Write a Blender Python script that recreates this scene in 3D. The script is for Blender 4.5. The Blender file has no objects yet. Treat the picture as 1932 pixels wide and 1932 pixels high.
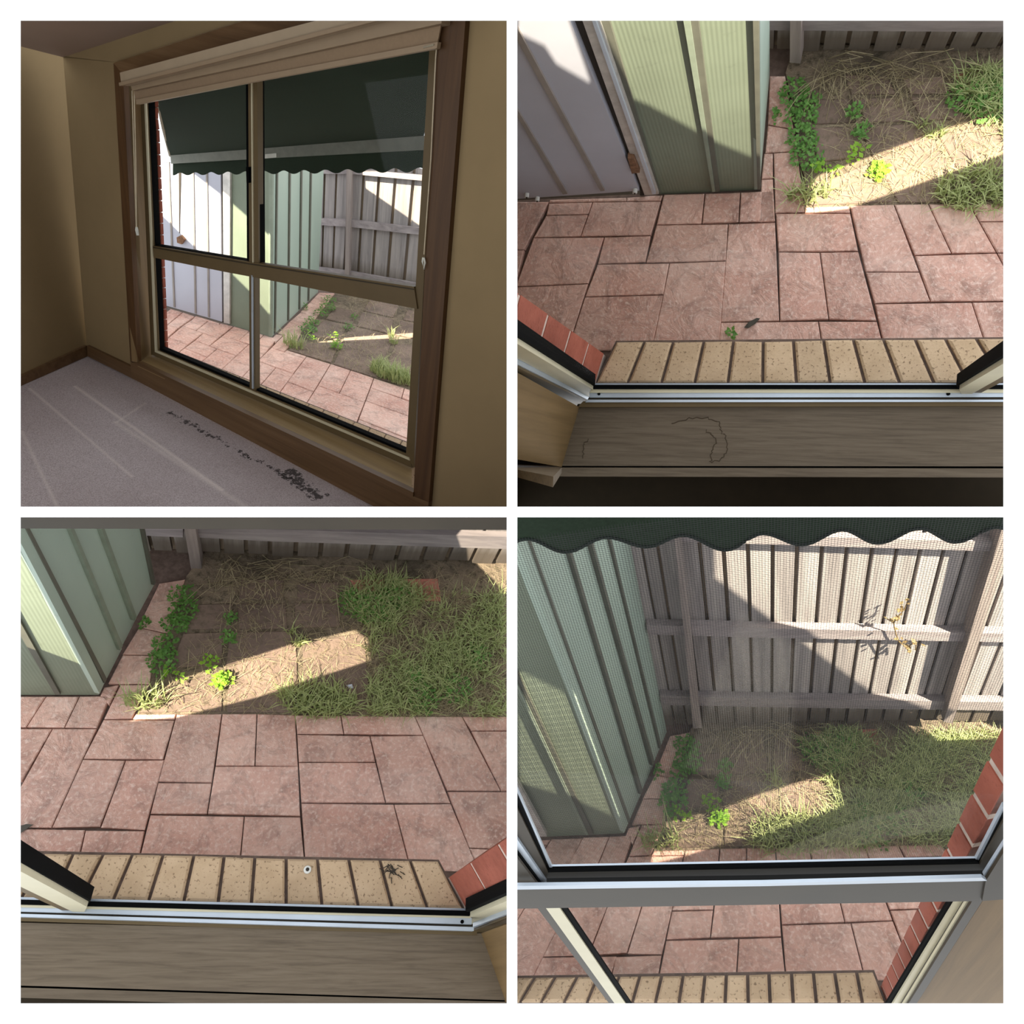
import bpy, bmesh, math, random
import numpy as np
from mathutils import Vector
random.seed(4); RNG = np.random.default_rng(4)
SC = bpy.context.scene
COL = SC.collection
F = 1361.0                                   # focal length in pixels of the 1932 px frame

# ------------------------------------------------------------------ camera
cam = bpy.data.cameras.new('camera'); camo = bpy.data.objects.new('camera', cam); COL.objects.link(camo)
camo.location = (0, 0, 0); camo.rotation_euler = (math.pi/2, 0, 0)
cam.sensor_width = 36; cam.lens = F/1932*36; cam.clip_start = 0.05; cam.clip_end = 200
SC.camera = camo
# ------------------------------------------------------------------ sky
w = bpy.data.worlds.new('sky'); SC.world = w; w.use_nodes = True
bgn = w.node_tree.nodes['Background']
bgn.inputs['Color'].default_value = (0.93, 0.97, 1.0, 1); bgn.inputs['Strength'].default_value = 1.5
SC.view_settings.view_transform = 'Standard'; SC.view_settings.look = 'None'
SC.view_settings.gamma = 1.0; SC.view_settings.exposure = 0.14; SC.view_settings.use_curve_mapping = False
SUNC = (1.0, 0.90, 0.70)

# ------------------------------------------------------------------ helpers
def lin(r, g, b, k=1.0):
    f = lambda c: (c/255/12.92 if c/255 <= .04045 else ((c/255+.055)/1.055)**2.4)
    return (min(f(r)*k, 1), min(f(g)*k, 1), min(f(b)*k, 1), 1)
def ray(px, py): return Vector(((px-966)/F, 1, -(py-966)/F))
def dlt(pairs):
    P = np.array([p for p, _ in pairs], float); Q = np.array([q for _, q in pairs], float)
    def T(P):
        m = P.mean(0); k = 1.4/np.abs(P-m).mean(); return np.array([[k,0,-k*m[0]],[0,k,-k*m[1]],[0,0,1]])
    T1, T2 = T(P), T(Q); A = []
    for p, q in zip(P, Q):
        x, y, _ = T1@[*p, 1]; u, v, _ = T2@[*q, 1]
        A.append([x,y,1,0,0,0,-u*x,-u*y,-u]); A.append([0,0,0,x,y,1,-v*x,-v*y,-v])
    h = np.linalg.svd(np.array(A))[2][-1].reshape(3, 3)
    return np.linalg.inv(T2)@h@T1
def ap(H, p):
    q = H@np.array([p[0], p[1], 1.0]); return (q[0]/q[2], q[1]/q[2])

class Plane:                                  # a vertical plane through two points, facing the camera
    def __init__(s, c, A, B):
        s.c, s.A, s.B = c, A, B
        s.u = (B-A) - c.d*((B-A).dot(c.d)); s.u.normalize()
        s.n = s.u.cross(c.d).normalized()
        if s.n.dot(-A) < 0: s.n = -s.n
    def pt(s, px, py, off=0.0):
        r = ray(px, py); return r*((s.A.dot(s.n)+off)/r.dot(s.n))
    def at(s, u, z, off=0.0):                 # u metres along the base line, z metres above ground
        P = s.A + s.u*u; P = P + s.c.d*(s.c.H - z - P.dot(s.c.d)); return P + s.n*off
    def uz(s, P): return ((P-s.A).dot(s.u), s.c.z(P))
    def shift(s, off): return Plane(s.c, s.A+s.n*off, s.B+s.n*off)
class Cell:
    def __init__(s, v, H, sx, sz, xpix):
        s.d = Vector((v[0]-966, F, -(v[1]-966))).normalized(); s.up = -s.d; s.H = H; s.sx, s.sz = sx, sz
        a, b = s.G(*xpix[0]), s.G(*xpix[1]); s.e1 = (b-a).normalized(); s.e2 = s.up.cross(s.e1).normalized()
        if s.e2.dot(a) < 0: s.e2 = -s.e2
    def G(s, px, py, z=0.0):
        r = ray(px, py); return r*((s.H-z)/s.d.dot(r))
    def z(s, P): return s.H - P.dot(s.d)
    def plane(s, p, q, z=0.0): return Plane(s, s.G(*p, z), s.G(*q, z))
CUR = None                                    # the cell now being built

MATS = {}
def link_mesh(name, verts, faces, m, parent=None, clip=True, smooth=False):
    """ONE mesh object. Cut where the dividing walls between the four rooms stand, origin at its base."""
    c = CUR
    bm = bmesh.new(); vs = [bm.verts.new(v) for v in verts]
    for f in faces:
        try: bm.faces.new([vs[i] for i in f])
        except ValueError: pass
    if clip and c is not None:
        for co, no in (((c.sx*.0035, 0, 0), (c.sx, 0, 0)), ((0, 0, c.sz*.0035), (0, 0, c.sz)), ((0, .566, 0), (0, 1, 0))):
            co, no = Vector(co), Vector(no)
            if any((v.co-co).dot(no) < 0 for v in bm.verts):
                bmesh.ops.bisect_plane(bm, geom=bm.verts[:]+bm.edges[:]+bm.faces[:], plane_co=co, plane_no=no, clear_inner=True)
                if not bm.faces: bm.free(); return None
                ed = [e for e in bm.edges if e.is_boundary]
                if len(bm.faces) < 400 and ed: bmesh.ops.holes_fill(bm, edges=ed, sides=0)
    if len(bm.faces) < 2000: bmesh.ops.recalc_face_normals(bm, faces=bm.faces)
    ps = [v.co.copy() for v in bm.verts]
    if not ps: bm.free(); return None
    mn = Vector([min(p[i] for p in ps) for i in range(3)]); mx = Vector([max(p[i] for p in ps) for i in range(3)])
    org = Vector(((mn.x+mx.x)/2, (mn.y+mx.y)/2, mn.z))
    if parent is not None: porg = Vector(parent['org'])
    else: porg = Vector((0, 0, 0))
    for v in bm.verts: v.co -= org
    me = bpy.data.meshes.new(name); bm.to_mesh(me); bm.free()
    if c is not None:
        a = me.attributes.new('loc', 'FLOAT_VECTOR', 'POINT')
        co = np.array([tuple(p) for p in ps]); M = np.array([tuple(c.e1), tuple(c.e2), tuple(c.up)])
        a.data.foreach_set('vector', (co@M.T+np.array([0, 0, c.H])).astype(np.float32).ravel())
    me.materials.append(MATS[m] if isinstance(m, str) else m)
    if smooth: me.polygons.foreach_set('use_smooth', [True]*len(me.polygons))
    o = bpy.data.objects.new(name, me); COL.objects.link(o); o.location = org-porg; o['org'] = tuple(org)
    if parent is not None: o.parent = parent
    return o
def tag(o, label=None, cat=None, group=None, kind=None):
    if o is None: return o
    if label: o['label'] = label
    if cat: o['category'] = cat
    if group: o['group'] = group
    if kind: o['kind'] = kind
    return o
def empty(name, loc, label=None, cat=None, group=None, kind=None):
    o = bpy.data.objects.new(name, None); COL.objects.link(o); o.empty_display_size = .05
    o.location = loc; o['org'] = tuple(loc); return tag(o, label, cat, group, kind)
def loft(loops):
    n = len(loops[0]); V = [p for l in loops for p in l]; Fc = [list(range(n))[::-1], [(len(loops)-1)*n+i for i in range(n)]]
    for k in range(len(loops)-1):
        for i in range(n):
            j = (i+1) % n; Fc.append([k*n+i, k*n+j, (k+1)*n+j, (k+1)*n+i])
    return V, Fc
def inset(c, P, g):
    q = [Vector((p.dot(c.e1), p.dot(c.e2))) for p in P]; n = len(q)
    area = sum(q[i].x*q[(i+1) % n].y-q[(i+1) % n].x*q[i].y for i in range(n)); s = 1 if area > 0 else -1
    out = []
    for i in range(n):
        a, b, d = q[i-1], q[i], q[(i+1) % n]
        t1 = (b-a).normalized(); t2 = (d-b).normalized(); n1 = Vector((-t1.y, t1.x))*s; n2 = Vector((-t2.y, t2.x))*s
        k = 1+n1.dot(n2); off = (n1+n2)*(g/max(k, .35)); o = P[i] + c.e1*off.x + c.e2*off.y; out.append(o)
    return out
def prism(name, P, h, m, parent=None, ch=0.0, gap=0.0, **k):            # polygon at its top, h metres deep
    c = CUR
    if gap: P = inset(c, P, gap)
    bot = [p + c.d*h for p in P]
    if ch: V, Fc = loft([bot, [p + c.d*ch for p in P], inset(c, P, ch)])
    else: V, Fc = loft([bot, P])
    return link_mesh(name, V, Fc, m, parent, **k)
def gpoly(px, z=0.0): return [CUR.G(x, y, z) for x, y in px]
def panel(name, pl, px, m, parent=None, off=0.0, th=.02, **k):          # polygon on a vertical plane, th metres thick
    V, Fc = loft([[pl.pt(x, y, off) - pl.n*th for x, y in px], [pl.pt(x, y, off) for x, y in px]])
    return link_mesh(name, V, Fc, m, parent, **k)
def ubox(name, pl, u0, u1, z0, z1, m, parent=None, off=0.0, th=.02, **k):
    q = [(u0, z0), (u1, z0), (u1, z1), (u0, z1)]
    V, Fc = loft([[pl.at(u, z, off-th) for u, z in q], [pl.at(u, z, off) for u, z in q]])
    return link_mesh(name, V, Fc, m, parent, **k)
def tube(pts, r, n=6):
    V, Fc = [], []
    for i, p in enumerate(pts):
        t = (pts[min(i+1, len(pts)-1)]-pts[max(i-1, 0)]).normalized()
        a = t.orthogonal().normalized(); b = t.cross(a); rr = r[i] if isinstance(r, (list, tuple)) else r
        V += [p + (a*math.cos(2*math.pi*j/n) + b*math.sin(2*math.pi*j/n))*rr for j in range(n)]
    for i in range(len(pts)-1):
        for j in range(n): Fc.append([i*n+j, i*n+(j+1) % n, (i+1)*n+(j+1) % n, (i+1)*n+j])
    Fc += [list(range(n))[::-1], [(len(pts)-1)*n+j for j in range(n)]]
    return V, Fc

# ------------------------------------------------------------------ materials (procedural)
class NT:
    def __init__(s, name):
        s.m = bpy.data.materials.new(name); s.m.use_nodes = True; s.t = s.m.node_tree; s.t.nodes.clear(); MATS[name] = s.m
        s.out = s.n('ShaderNodeOutputMaterial'); s.b = s.n('ShaderNodeBsdfPrincipled'); s.l(s.b.outputs[0], s.out.inputs[0])
        at = s.n('ShaderNodeAttribute'); at.attribute_name = 'loc'; s.loc = at.outputs['Vector']
    def n(s, t): return s.t.nodes.new(t)
    def l(s, a, b): s.t.links.new(a, b)
    def noise(s, scale, detail=4, rough=.55, stretch=None, dist=0.0):
        v = s.loc
        if stretch:
            mp = s.n('ShaderNodeMapping'); mp.inputs['Scale'].default_value = stretch; s.l(v, mp.inputs['Vector']); v = mp.outputs[0]
        x = s.n('ShaderNodeTexNoise'); s.l(v, x.inputs['Vector']); x.inputs['Scale'].default_value = scale
        x.inputs['Detail'].default_value = detail; x.inputs['Roughness'].default_value = rough; x.inputs['Distortion'].default_value = dist
        return x.outputs['Fac']
    def ramp(s, f, stops):
        r = s.n('ShaderNodeValToRGB'); s.l(f, r.inputs[0]); e = r.color_ramp.elements
        while len(e) < len(stops): e.new(.5)
        for i, (p, cl) in enumerate(stops): e[i].position = p; e[i].color = cl if len(cl) == 4 else (*cl, 1)
        return r.outputs[0]
    def mix(s, f, a, b, mode='MIX'):
        x = s.n('ShaderNodeMix'); x.data_type = 'RGBA'; x.blend_type = mode
        for val, i in ((f, 0), (a, 6), (b, 7)):
            if hasattr(val, 'links'): s.l(val, x.inputs[i])
            else: x.inputs[i].default_value = val
        return x.outputs[2]
    def math(s, op, a, b=None, cl=False):
        x = s.n('ShaderNodeMath'); x.operation = op; x.use_clamp = cl
        for val, i in ((a, 0), (b, 1)):
            if val is None: continue
            if hasattr(val, 'links'): s.l(val, x.inputs[i])
            else: x.inputs[i].default_value = val
        return x.outputs[0]
    def rnd(s): return s.n('ShaderNodeObjectInfo').outputs['Random']
    def vary(s, col, amt):                      # each piece a little lighter or darker
        v = s.math('ADD', s.math('MULTIPLY', s.rnd(), 2*amt), 1-amt)
        cb = s.n('ShaderNodeCombineColor')
        for i in range(3): s.l(v, cb.inputs[i])
        return s.mix(1.0, col, cb.outputs[0], 'MULTIPLY')
    def done(s, col, rough=.7, bump=None, bs=.3, bd=.01, metal=0, spec=.3):
        if hasattr(col, 'links'): s.l(col, s.b.inputs['Base Color'])
        else: s.b.inputs['Base Color'].default_value = col
        s.b.inputs['Roughness'].default_value = rough; s.b.inputs['Metallic'].default_value = metal; s.b.inputs['Specular IOR Level'].default_value = spec
        if bump is not None:
            x = s.n('ShaderNodeBump'); x.inputs['Strength'].default_value = bs; x.inputs['Distance'].default_value = bd
            s.l(bump, x.inputs['Height']); s.l(x.outputs[0], s.b.inputs['Normal'])
        return s.m
def plain(name, col, rough=.6, metal=0, spec=.3, scale=40, amt=.12, stretch=None, bump=0.0):
    t = NT(name); f = t.noise(scale, 4, .6, stretch)
    d = tuple(c*(1-amt) for c in col[:3]); e = tuple(min(1, c*(1+amt)) for c in col[:3])
    t.done(t.ramp(f, [(.3, d), (.7, e)]), rough, f if bump else None, bump, .004, metal, spec); return name
def wood(name, a, b, c3, stretch, scale=30, rough=.65, bs=.25, foot_shade=False):
    t = NT(name); f = t.noise(scale, 6, .65, stretch, .4); g = t.noise(6, 4, .6)
    col = t.ramp(f, [(.28, a), (.5, b), (.75, c3)])
    col = t.mix(t.math('MULTIPLY', g, .45), col, tuple(x*.75 for x in b[:3])+(1,))
    if foot_shade:                                    # shade below the fence rail painted dark into the board foot
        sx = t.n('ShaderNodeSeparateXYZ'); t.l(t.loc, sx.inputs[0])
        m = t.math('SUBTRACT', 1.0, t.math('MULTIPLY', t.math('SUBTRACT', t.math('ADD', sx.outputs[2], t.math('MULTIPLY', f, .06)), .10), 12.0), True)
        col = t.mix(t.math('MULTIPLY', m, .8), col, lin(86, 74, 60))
    t.done(t.vary(col, .1), rough, f, bs, .004)

t = NT('stamped_concrete')
n1, n2, n3 = t.noise(5, 5, .6), t.noise(16, 6, .68, None, .8), t.noise(110, 3, .6)
col = t.ramp(n1, [(.25, lin(208, 156, 140)), (.5, lin(226, 184, 168)), (.78, lin(238, 210, 196))])
n4 = t.noise(2.2, 3, .5)
col = t.mix(t.ramp(n4, [(.42, (0, 0, 0)), (.7, (.55,)*3)]), col, lin(176, 116, 100))
col = t.mix(t.ramp(n2, [(.47, (0, 0, 0)), (.68, (.6,)*3)]), col, lin(140, 110, 100))
col = t.mix(t.ramp(n3, [(.50, (0, 0, 0)), (.70, (.6,)*3)]), col, lin(244, 220, 208))
col = t.mix(t.ramp(t.noise(75, 4, .7), [(.55, (0, 0, 0)), (.72, (.35,)*3)]), col, lin(136, 108, 98))
vor = t.n('ShaderNodeTexVoronoi'); vor.feature = 'SMOOTH_F1'; vor.inputs['Scale'].default_value = 9; t.l(t.loc, vor.inputs['Vector'])
h = t.math('ADD', t.math('MULTIPLY', n2, 1.0), t.math('MULTIPLY', vor.outputs['Distance'], .6))
t.done(t.vary(col, .08), .75, h, .5, .03)
t = NT('slab_old'); n1, n2 = t.noise(8, 5, .65), t.noise(60, 4, .7)
col = t.ramp(n1, [(.3, lin(106, 90, 82)), (.55, lin(134, 114, 102)), (.75, lin(150, 130, 114))])
col = t.mix(t.ramp(n2, [(.5, (0, 0, 0)), (.68, (.7,)*3)]), col, lin(96, 88, 70)); t.done(t.vary(col, .12), .9, n2, .4, .01)
plain('brick_paver', lin(196, 128, 112), .85, scale=70, amt=.2, bump=.3)
t = NT('soil'); n1, n2 = t.noise(7, 6, .65), t.noise(55, 5, .7)
col = t.ramp(n1, [(.3, lin(98, 88, 76)), (.52, lin(138, 122, 104)), (.75, lin(164, 148, 126))])
col = t.mix(t.ramp(n2, [(.5, (0, 0, 0)), (.66, (.8,)*3)]), col, lin(72, 66, 52)); t.done(col, .95, n2, .7, .02)
plain('joint_dark', lin(104, 88, 80), .95, scale=60, amt=.3)
t = NT('sill_brick'); n1, n3 = t.noise(14, 4, .6), t.noise(190, 2, .5)
col = t.ramp(n1, [(.3, lin(180, 154, 124)), (.7, lin(202, 176, 146))])
col = t.mix(t.ramp(n3, [(.60, (0, 0, 0)), (.68, (.85,)*3)]), col, lin(120, 98, 76)); t.done(t.vary(col, .06), .85, n3, .25, .004)
t = NT('red_brick'); n1, n3 = t.noise(18, 5, .6), t.noise(150, 3, .6)
col = t.ramp(n1, [(.3, lin(138, 74, 58)), (.7, lin(166, 94, 76))])
col = t.mix(t.ramp(n3, [(.58, (0, 0, 0)), (.72, (.6,)*3)]), col, lin(120, 60, 48)); t.done(t.vary(col, .12), .85, n3, .3, .004)
plain('mortar', lin(190, 172, 160), .95, scale=90, amt=.2, bump=.2)
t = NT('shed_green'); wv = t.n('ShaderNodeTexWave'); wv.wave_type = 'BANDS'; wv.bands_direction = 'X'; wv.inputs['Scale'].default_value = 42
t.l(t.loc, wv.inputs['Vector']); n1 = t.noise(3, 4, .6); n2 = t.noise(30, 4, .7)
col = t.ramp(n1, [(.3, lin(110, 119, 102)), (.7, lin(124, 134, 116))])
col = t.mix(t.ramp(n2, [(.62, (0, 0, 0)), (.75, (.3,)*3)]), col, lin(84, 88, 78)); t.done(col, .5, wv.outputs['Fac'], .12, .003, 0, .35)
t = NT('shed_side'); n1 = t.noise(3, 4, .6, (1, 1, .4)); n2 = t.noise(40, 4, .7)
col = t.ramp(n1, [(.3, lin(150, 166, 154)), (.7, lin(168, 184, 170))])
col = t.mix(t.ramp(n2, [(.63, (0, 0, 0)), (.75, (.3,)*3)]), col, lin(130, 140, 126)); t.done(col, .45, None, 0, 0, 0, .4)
plain('shed_rib', lin(92, 92, 82), .6, scale=20)
plain('shed_flashing', lin(128, 138, 122), .5, scale=20)
plain('door_white', lin(174, 175, 186), .5, scale=6, amt=.05)
plain('door_rib', lin(140, 132, 126), .6, scale=14)
plain('door_frame', lin(190, 186, 180), .4, .3, scale=30, amt=.2)
plain('gap_dark', lin(58, 52, 46), .9)
plain('rust', lin(120, 88, 66), .9, scale=90, amt=.4)
plain('wheel_white', lin(220, 220, 215), .5)
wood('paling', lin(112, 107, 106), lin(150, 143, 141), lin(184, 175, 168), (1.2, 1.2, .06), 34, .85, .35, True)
wood('paling_low', lin(100, 88, 74), lin(136, 120, 102), lin(160, 142, 122), (1.2, 1.2, .06), 34, .9, .3)
wood('rail_wood', lin(110, 103, 104), lin(144, 135, 135), lin(174, 165, 160), (.06, 1, 1), 30, .85, .3)
wood('post_wood', lin(112, 102, 99), lin(146, 134, 129), lin(176, 163, 154), (1.2, 1.2, .06), 30, .85, .3)
wood('sill_timber', lin(80, 69, 56), lin(106, 93, 77), lin(120, 107, 91), (.13, 2.6, 1), 70, .6, .12)
wood('jamb_timber', lin(104, 82, 52), lin(122, 98, 64), lin(136, 111, 76), (1.4, 1.4, .06), 30, .6, .1)
wood('casing_timber', lin(64, 42, 24), lin(86, 60, 36), lin(106, 78, 50), (1.3, 1.3, .05), 30, .5, .1)
wood('casing_timber_across', lin(80, 58, 36), lin(104, 78, 52), lin(122, 96, 68), (.05, 1.3, 1.3), 30, .5, .1)
plain('alu_bronze', lin(100, 84, 58), .5, .0, .25, scale=12, amt=.06)
plain('alu_cream', lin(206, 198, 170), .45, .1, .4, scale=12, amt=.05)
plain('alu_silver', lin(188, 198, 210), .35, .3, .5, scale=12, amt=.06)
plain('alu_dark_shade', lin(60, 52, 40), .5, .2, scale=12)  # dark grooves, also bronze members with their backlit shade painted in
plain('gasket', lin(9, 10, 11), .8, 0, .05, scale=30)
plain('sill_shade', lin(46, 38, 26), .9, scale=20)  # floor below the sills, deep shade painted into its colour
plain('awning_cloth', lin(32, 46, 32), .9, scale=200, amt=.18, bump=.2)
plain('awning_piping', lin(24, 34, 28), .8, scale=30)
plain('awning_bar', lin(120, 122, 112), .5, .2)
plain('blind_fabric', lin(140, 118, 94), .85, scale=120, amt=.05)
plain('blind_rail', lin(164, 146, 122), .5, scale=20, amt=.04)
plain('blind_bar', lin(148, 128, 104), .5, scale=20, amt=.04)
plain('cord', lin(190, 176, 150), .7)
plain('label_white', lin(205, 205, 195), .6)
plain('wall_paint', lin(136, 116, 84), .9, scale=5, amt=.05)
plain('ceiling_paint', lin(150, 128, 112), .95, scale=5, amt=.04)
plain('mount_white', (.97, .97, .97, 1), .9, scale=5, amt=.01)
plain('lawn_earth', lin(112, 108, 78), .95, scale=30, amt=.35, bump=.6)
plain('leaf_dead', lin(74, 70, 62), .7)
plain('paper', lin(210, 214, 230), .6)
plain('screen_wire', lin(44, 44, 46), .6)
plain('backing_board', lin(70, 58, 44), .9)
plain('stain', lin(72, 60, 46), .8)
plain('label_grey', lin(150, 140, 120), .7)
wood('jamb_across', lin(128, 104, 70), lin(150, 126, 88), lin(166, 142, 102), (.05, 1.4, 1.4), 30, .6, .1)
t = NT('carpet'); n1, n2, n3 = t.noise(2.2, 4, .6), t.noise(140, 3, .7), t.noise(26, 5, .75)
CARPET = t
def leafmat(name, a, b, tr=.35):
    t = NT(name); f = t.noise(60, 3, .6)
    col = t.ramp(f, [(.3, a), (.7, b)]); t.l(col, t.b.inputs['Base Color']); t.b.inputs['Roughness'].default_value = .6
    ts = t.n('ShaderNodeBsdfTranslucent'); t.l(col, ts.inputs[0]); mx = t.n('ShaderNodeMixShader'); mx.inputs[0].default_value = tr
    t.l(t.b.outputs[0], mx.inputs[1]); t.l(ts.outputs[0], mx.inputs[2]); t.l(mx.outputs[0], t.out.inputs[0])
leafmat('leaf_green', lin(84, 132, 58), lin(126, 172, 84))
leafmat('leaf_bright', lin(112, 162, 42), lin(158, 200, 64))
leafmat('grass', lin(152, 166, 104), lin(196, 202, 144))
leafmat('grass_dry', lin(156, 144, 112), lin(200, 186, 150))
leafmat('vine_dry', lin(116, 98, 66), lin(150, 128, 88))
t = NT('glass'); tr = t.n('ShaderNodeBsdfTransparent'); gl = t.n('ShaderNodeBsdfGlossy'); gl.inputs['Roughness'].default_value = .02
tr.inputs[0].default_value = (1, 1, 1, 1); mx = t.n('ShaderNodeMixShader'); mx.inputs[0].default_value = .006
t.l(tr.outputs[0], mx.inputs[1]); t.l(gl.outputs[0], mx.inputs[2]); t.l(mx.outputs[0], t.out.inputs[0])

# ------------------------------------------------------------------ the white wall with four square openings
def white_wall():
    y = .56; X = lambda p: (p-966)/F*y; Z = lambda p: -(p-966)/F*y
    xs = [-50, 39, 956, 976, 1893, 1982]; V, Fc = [], []
    for a in xs:
        for b in xs: V.append((X(b), y, Z(a)))
    for i in range(5):
        for j in range(5):
            if i in (1, 3) and j in (1, 3): continue
            Fc.append([i*6+j, i*6+j+1, (i+1)*6+j+1, (i+1)*6+j])
    n = len(V); e = .0022                                     # bevelled like mount board: each opening widens to the back
    for i in (1, 3):
        for j in (1, 3):
            x0, x1, z1, z0 = X(xs[j]), X(xs[j+1]), Z(xs[i]), Z(xs[i+1])
            f = [i*6+j, i*6+j+1, (i+1)*6+j+1, (i+1)*6+j]; k = len(V)
            V += [(x0-e, y+.002, z1+e), (x1+e, y+.002, z1+e), (x1+e, y+.002, z0-e), (x0-e, y+.002, z0-e)]
            for q in range(4): Fc.append([f[q], f[(q+1) % 4], k+(q+1) % 4, k+q])
    o = link_mesh('wall_front', [Vector(v) for v in V], Fc, 'mount_white', clip=False)
    tag(o, 'white wall with four square openings', None, None, 'structure')
    y2 = .5635; V, Fc = [], []                                # added dark board behind, stops light bouncing off the wall's back; openings wider
    g = [xs[0], 39-16, 956+4, 976-4, 1893+16, xs[5]]
    for yy in (y2, y2+.001):
        for a in g:
            for b in g: V.append(((b-966)/F*y2, yy, -(a-966)/F*y2))
    for k in (0, 36):
        for i in range(5):
            for j in range(5):
                if not (i in (1, 3) and j in (1, 3)): Fc.append([k+i*6+j, k+i*6+j+1, k+(i+1)*6+j+1, k+(i+1)*6+j])
    link_mesh('backing', [Vector(v) for v in V], Fc, 'backing_board', o, clip=False)
white_wall()

# ------------------------------------------------------------------ sunlight: spot lamp as sun; added unseen board, holes cut to the sunlit patches
def sun(label, L, power, patches, k=.2, rad=.0008):
    L = Vector(L); allp = [p for q in patches for p in q]; ax = sum(((p-L).normalized() for p in allp), Vector()).normalized()
    D = sum((p-L).length for p in allp)/len(allp)
    la = bpy.data.lights.new('sunlight', 'SPOT'); la.energy = power*D*D; la.color = SUNC; la.shadow_soft_size = rad; la.spot_blend = 0
    half = max((p-L).angle(ax) for p in allp)+.03; la.spot_size = 2*half
    o = bpy.data.objects.new('sunlight', la); COL.objects.link(o); o.location = L; o.rotation_euler = ax.to_track_quat('-Z', 'Y').to_euler()
    dist = k*D; ux = ax.orthogonal().normalized(); uy = ax.cross(ux); R = math.tan(half)*dist*1.15
    bm = bmesh.new(); ed = []
    loops = [[L+(p-L)*(dist/(p-L).dot(ax)) for p in q] for q in patches] + [[L+ax*dist+(ux*math.cos(2*math.pi*i/48)+uy*math.sin(2*math.pi*i/48))*R for i in range(48)]]
    for lp in loops:
        v = [bm.verts.new(p) for p in lp]; ed += [bm.edges.new((v[i], v[(i+1) % len(v)])) for i in range(len(v))]
    bmesh.ops.triangle_fill(bm, use_beauty=True, use_dissolve=False, edges=ed, normal=ax)
    bm.verts.index_update(); V = [v.co.copy() for v in bm.verts]; n = len(V); Fc = [[v.index for v in f.verts] for f in bm.faces]; bm.free()
    Fc += [[n+i for i in f[::-1]] for f in Fc]; V += [v-ax*.002 for v in V]
    global CUR
    keep = CUR; CUR = None
    o = link_mesh('sun_mask_board', V, Fc, 'gap_dark', clip=False); CUR = keep
    tag(o, 'added dark mask board shaping the sun patches in the yard ' + label, None, None, 'structure')

# ------------------------------------------------------------------ ground plan digitised in two frames and carried between the four rooms
BLTL = [((186,1311),(512,636)),((256,1346),(542,660)),((330,1362),(574,677)),((419,1346),(622.6,687)),((485,1346),(660,699)),((557,1348),(704,714)),((643,1349),(761,731)),((649,1385),(760,749)),((560,1385),(699,732)),((406,1445),(599.5,728)),((481,1445),(641,740.6)),((563,1446),(688,759)),((298,1475),(542,721)),((400,1477),(590,739)),((391,1536),(579,757.6)),((568,1515),(677,793)),((293,1101),(599.5,551))]
BLBR = [((186,1311),(1177,1572)),((256,1346),(1232.7,1605)),((351,1092),(1303,1381)),((419,1346),(1357,1600)),((485,1346),(1408,1600)),((557,1348),(1463,1600)),((643,1349),(1527,1598)),((783,1351),(1632,1595)),((872,1351),(1695,1593)),((273,1567),(1250,1802)),((400,1477),(1346,1718)),((391,1536),(1341,1768)),((298,1475),(1268,1718)),((189,1560),(1183,1800)),((568,1515),(1475,1741)),((728,1514),(1593,1740)),((851,1516),(1684,1738)),((574,1612),(1480,1830)),((770,1618),(1629.5,1829)),((461,1540),(1392,1767)),((454,1610),(1390,1834))]
TRBL = [((1463,402),(195,1357)),((1605,402),(330,1360)),((1687,385),(419,1346)),((1752,384),(485,1346)),((1829,384),(557,1348)),((1620,474),(308,1433)),((1468,475),(156,1432)),((1547,476),(237,1434)),((1655,606),(273,1567)),((1564,602),(189,1560)),((1471,606),(97,1562)),((1650,573),(283,1537)),((1756,569),(391,1536)),((1834,572),(461,1540)),((1735,513),(400,1477)),((1633,513),(298,1476)),((1726,482),(406,1445)),((1881,477),(563,1446)),((1856,635),(454,1610)),((1482,142),(351,1092)),((1433,357),(186,1311))]
H_TRBL = dlt(TRBL); H_BLTR = np.linalg.inv(H_TRBL); H_BLTL = dlt(BLTL); H_BLBR = dlt(BLBR); I3 = np.eye(3)
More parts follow.
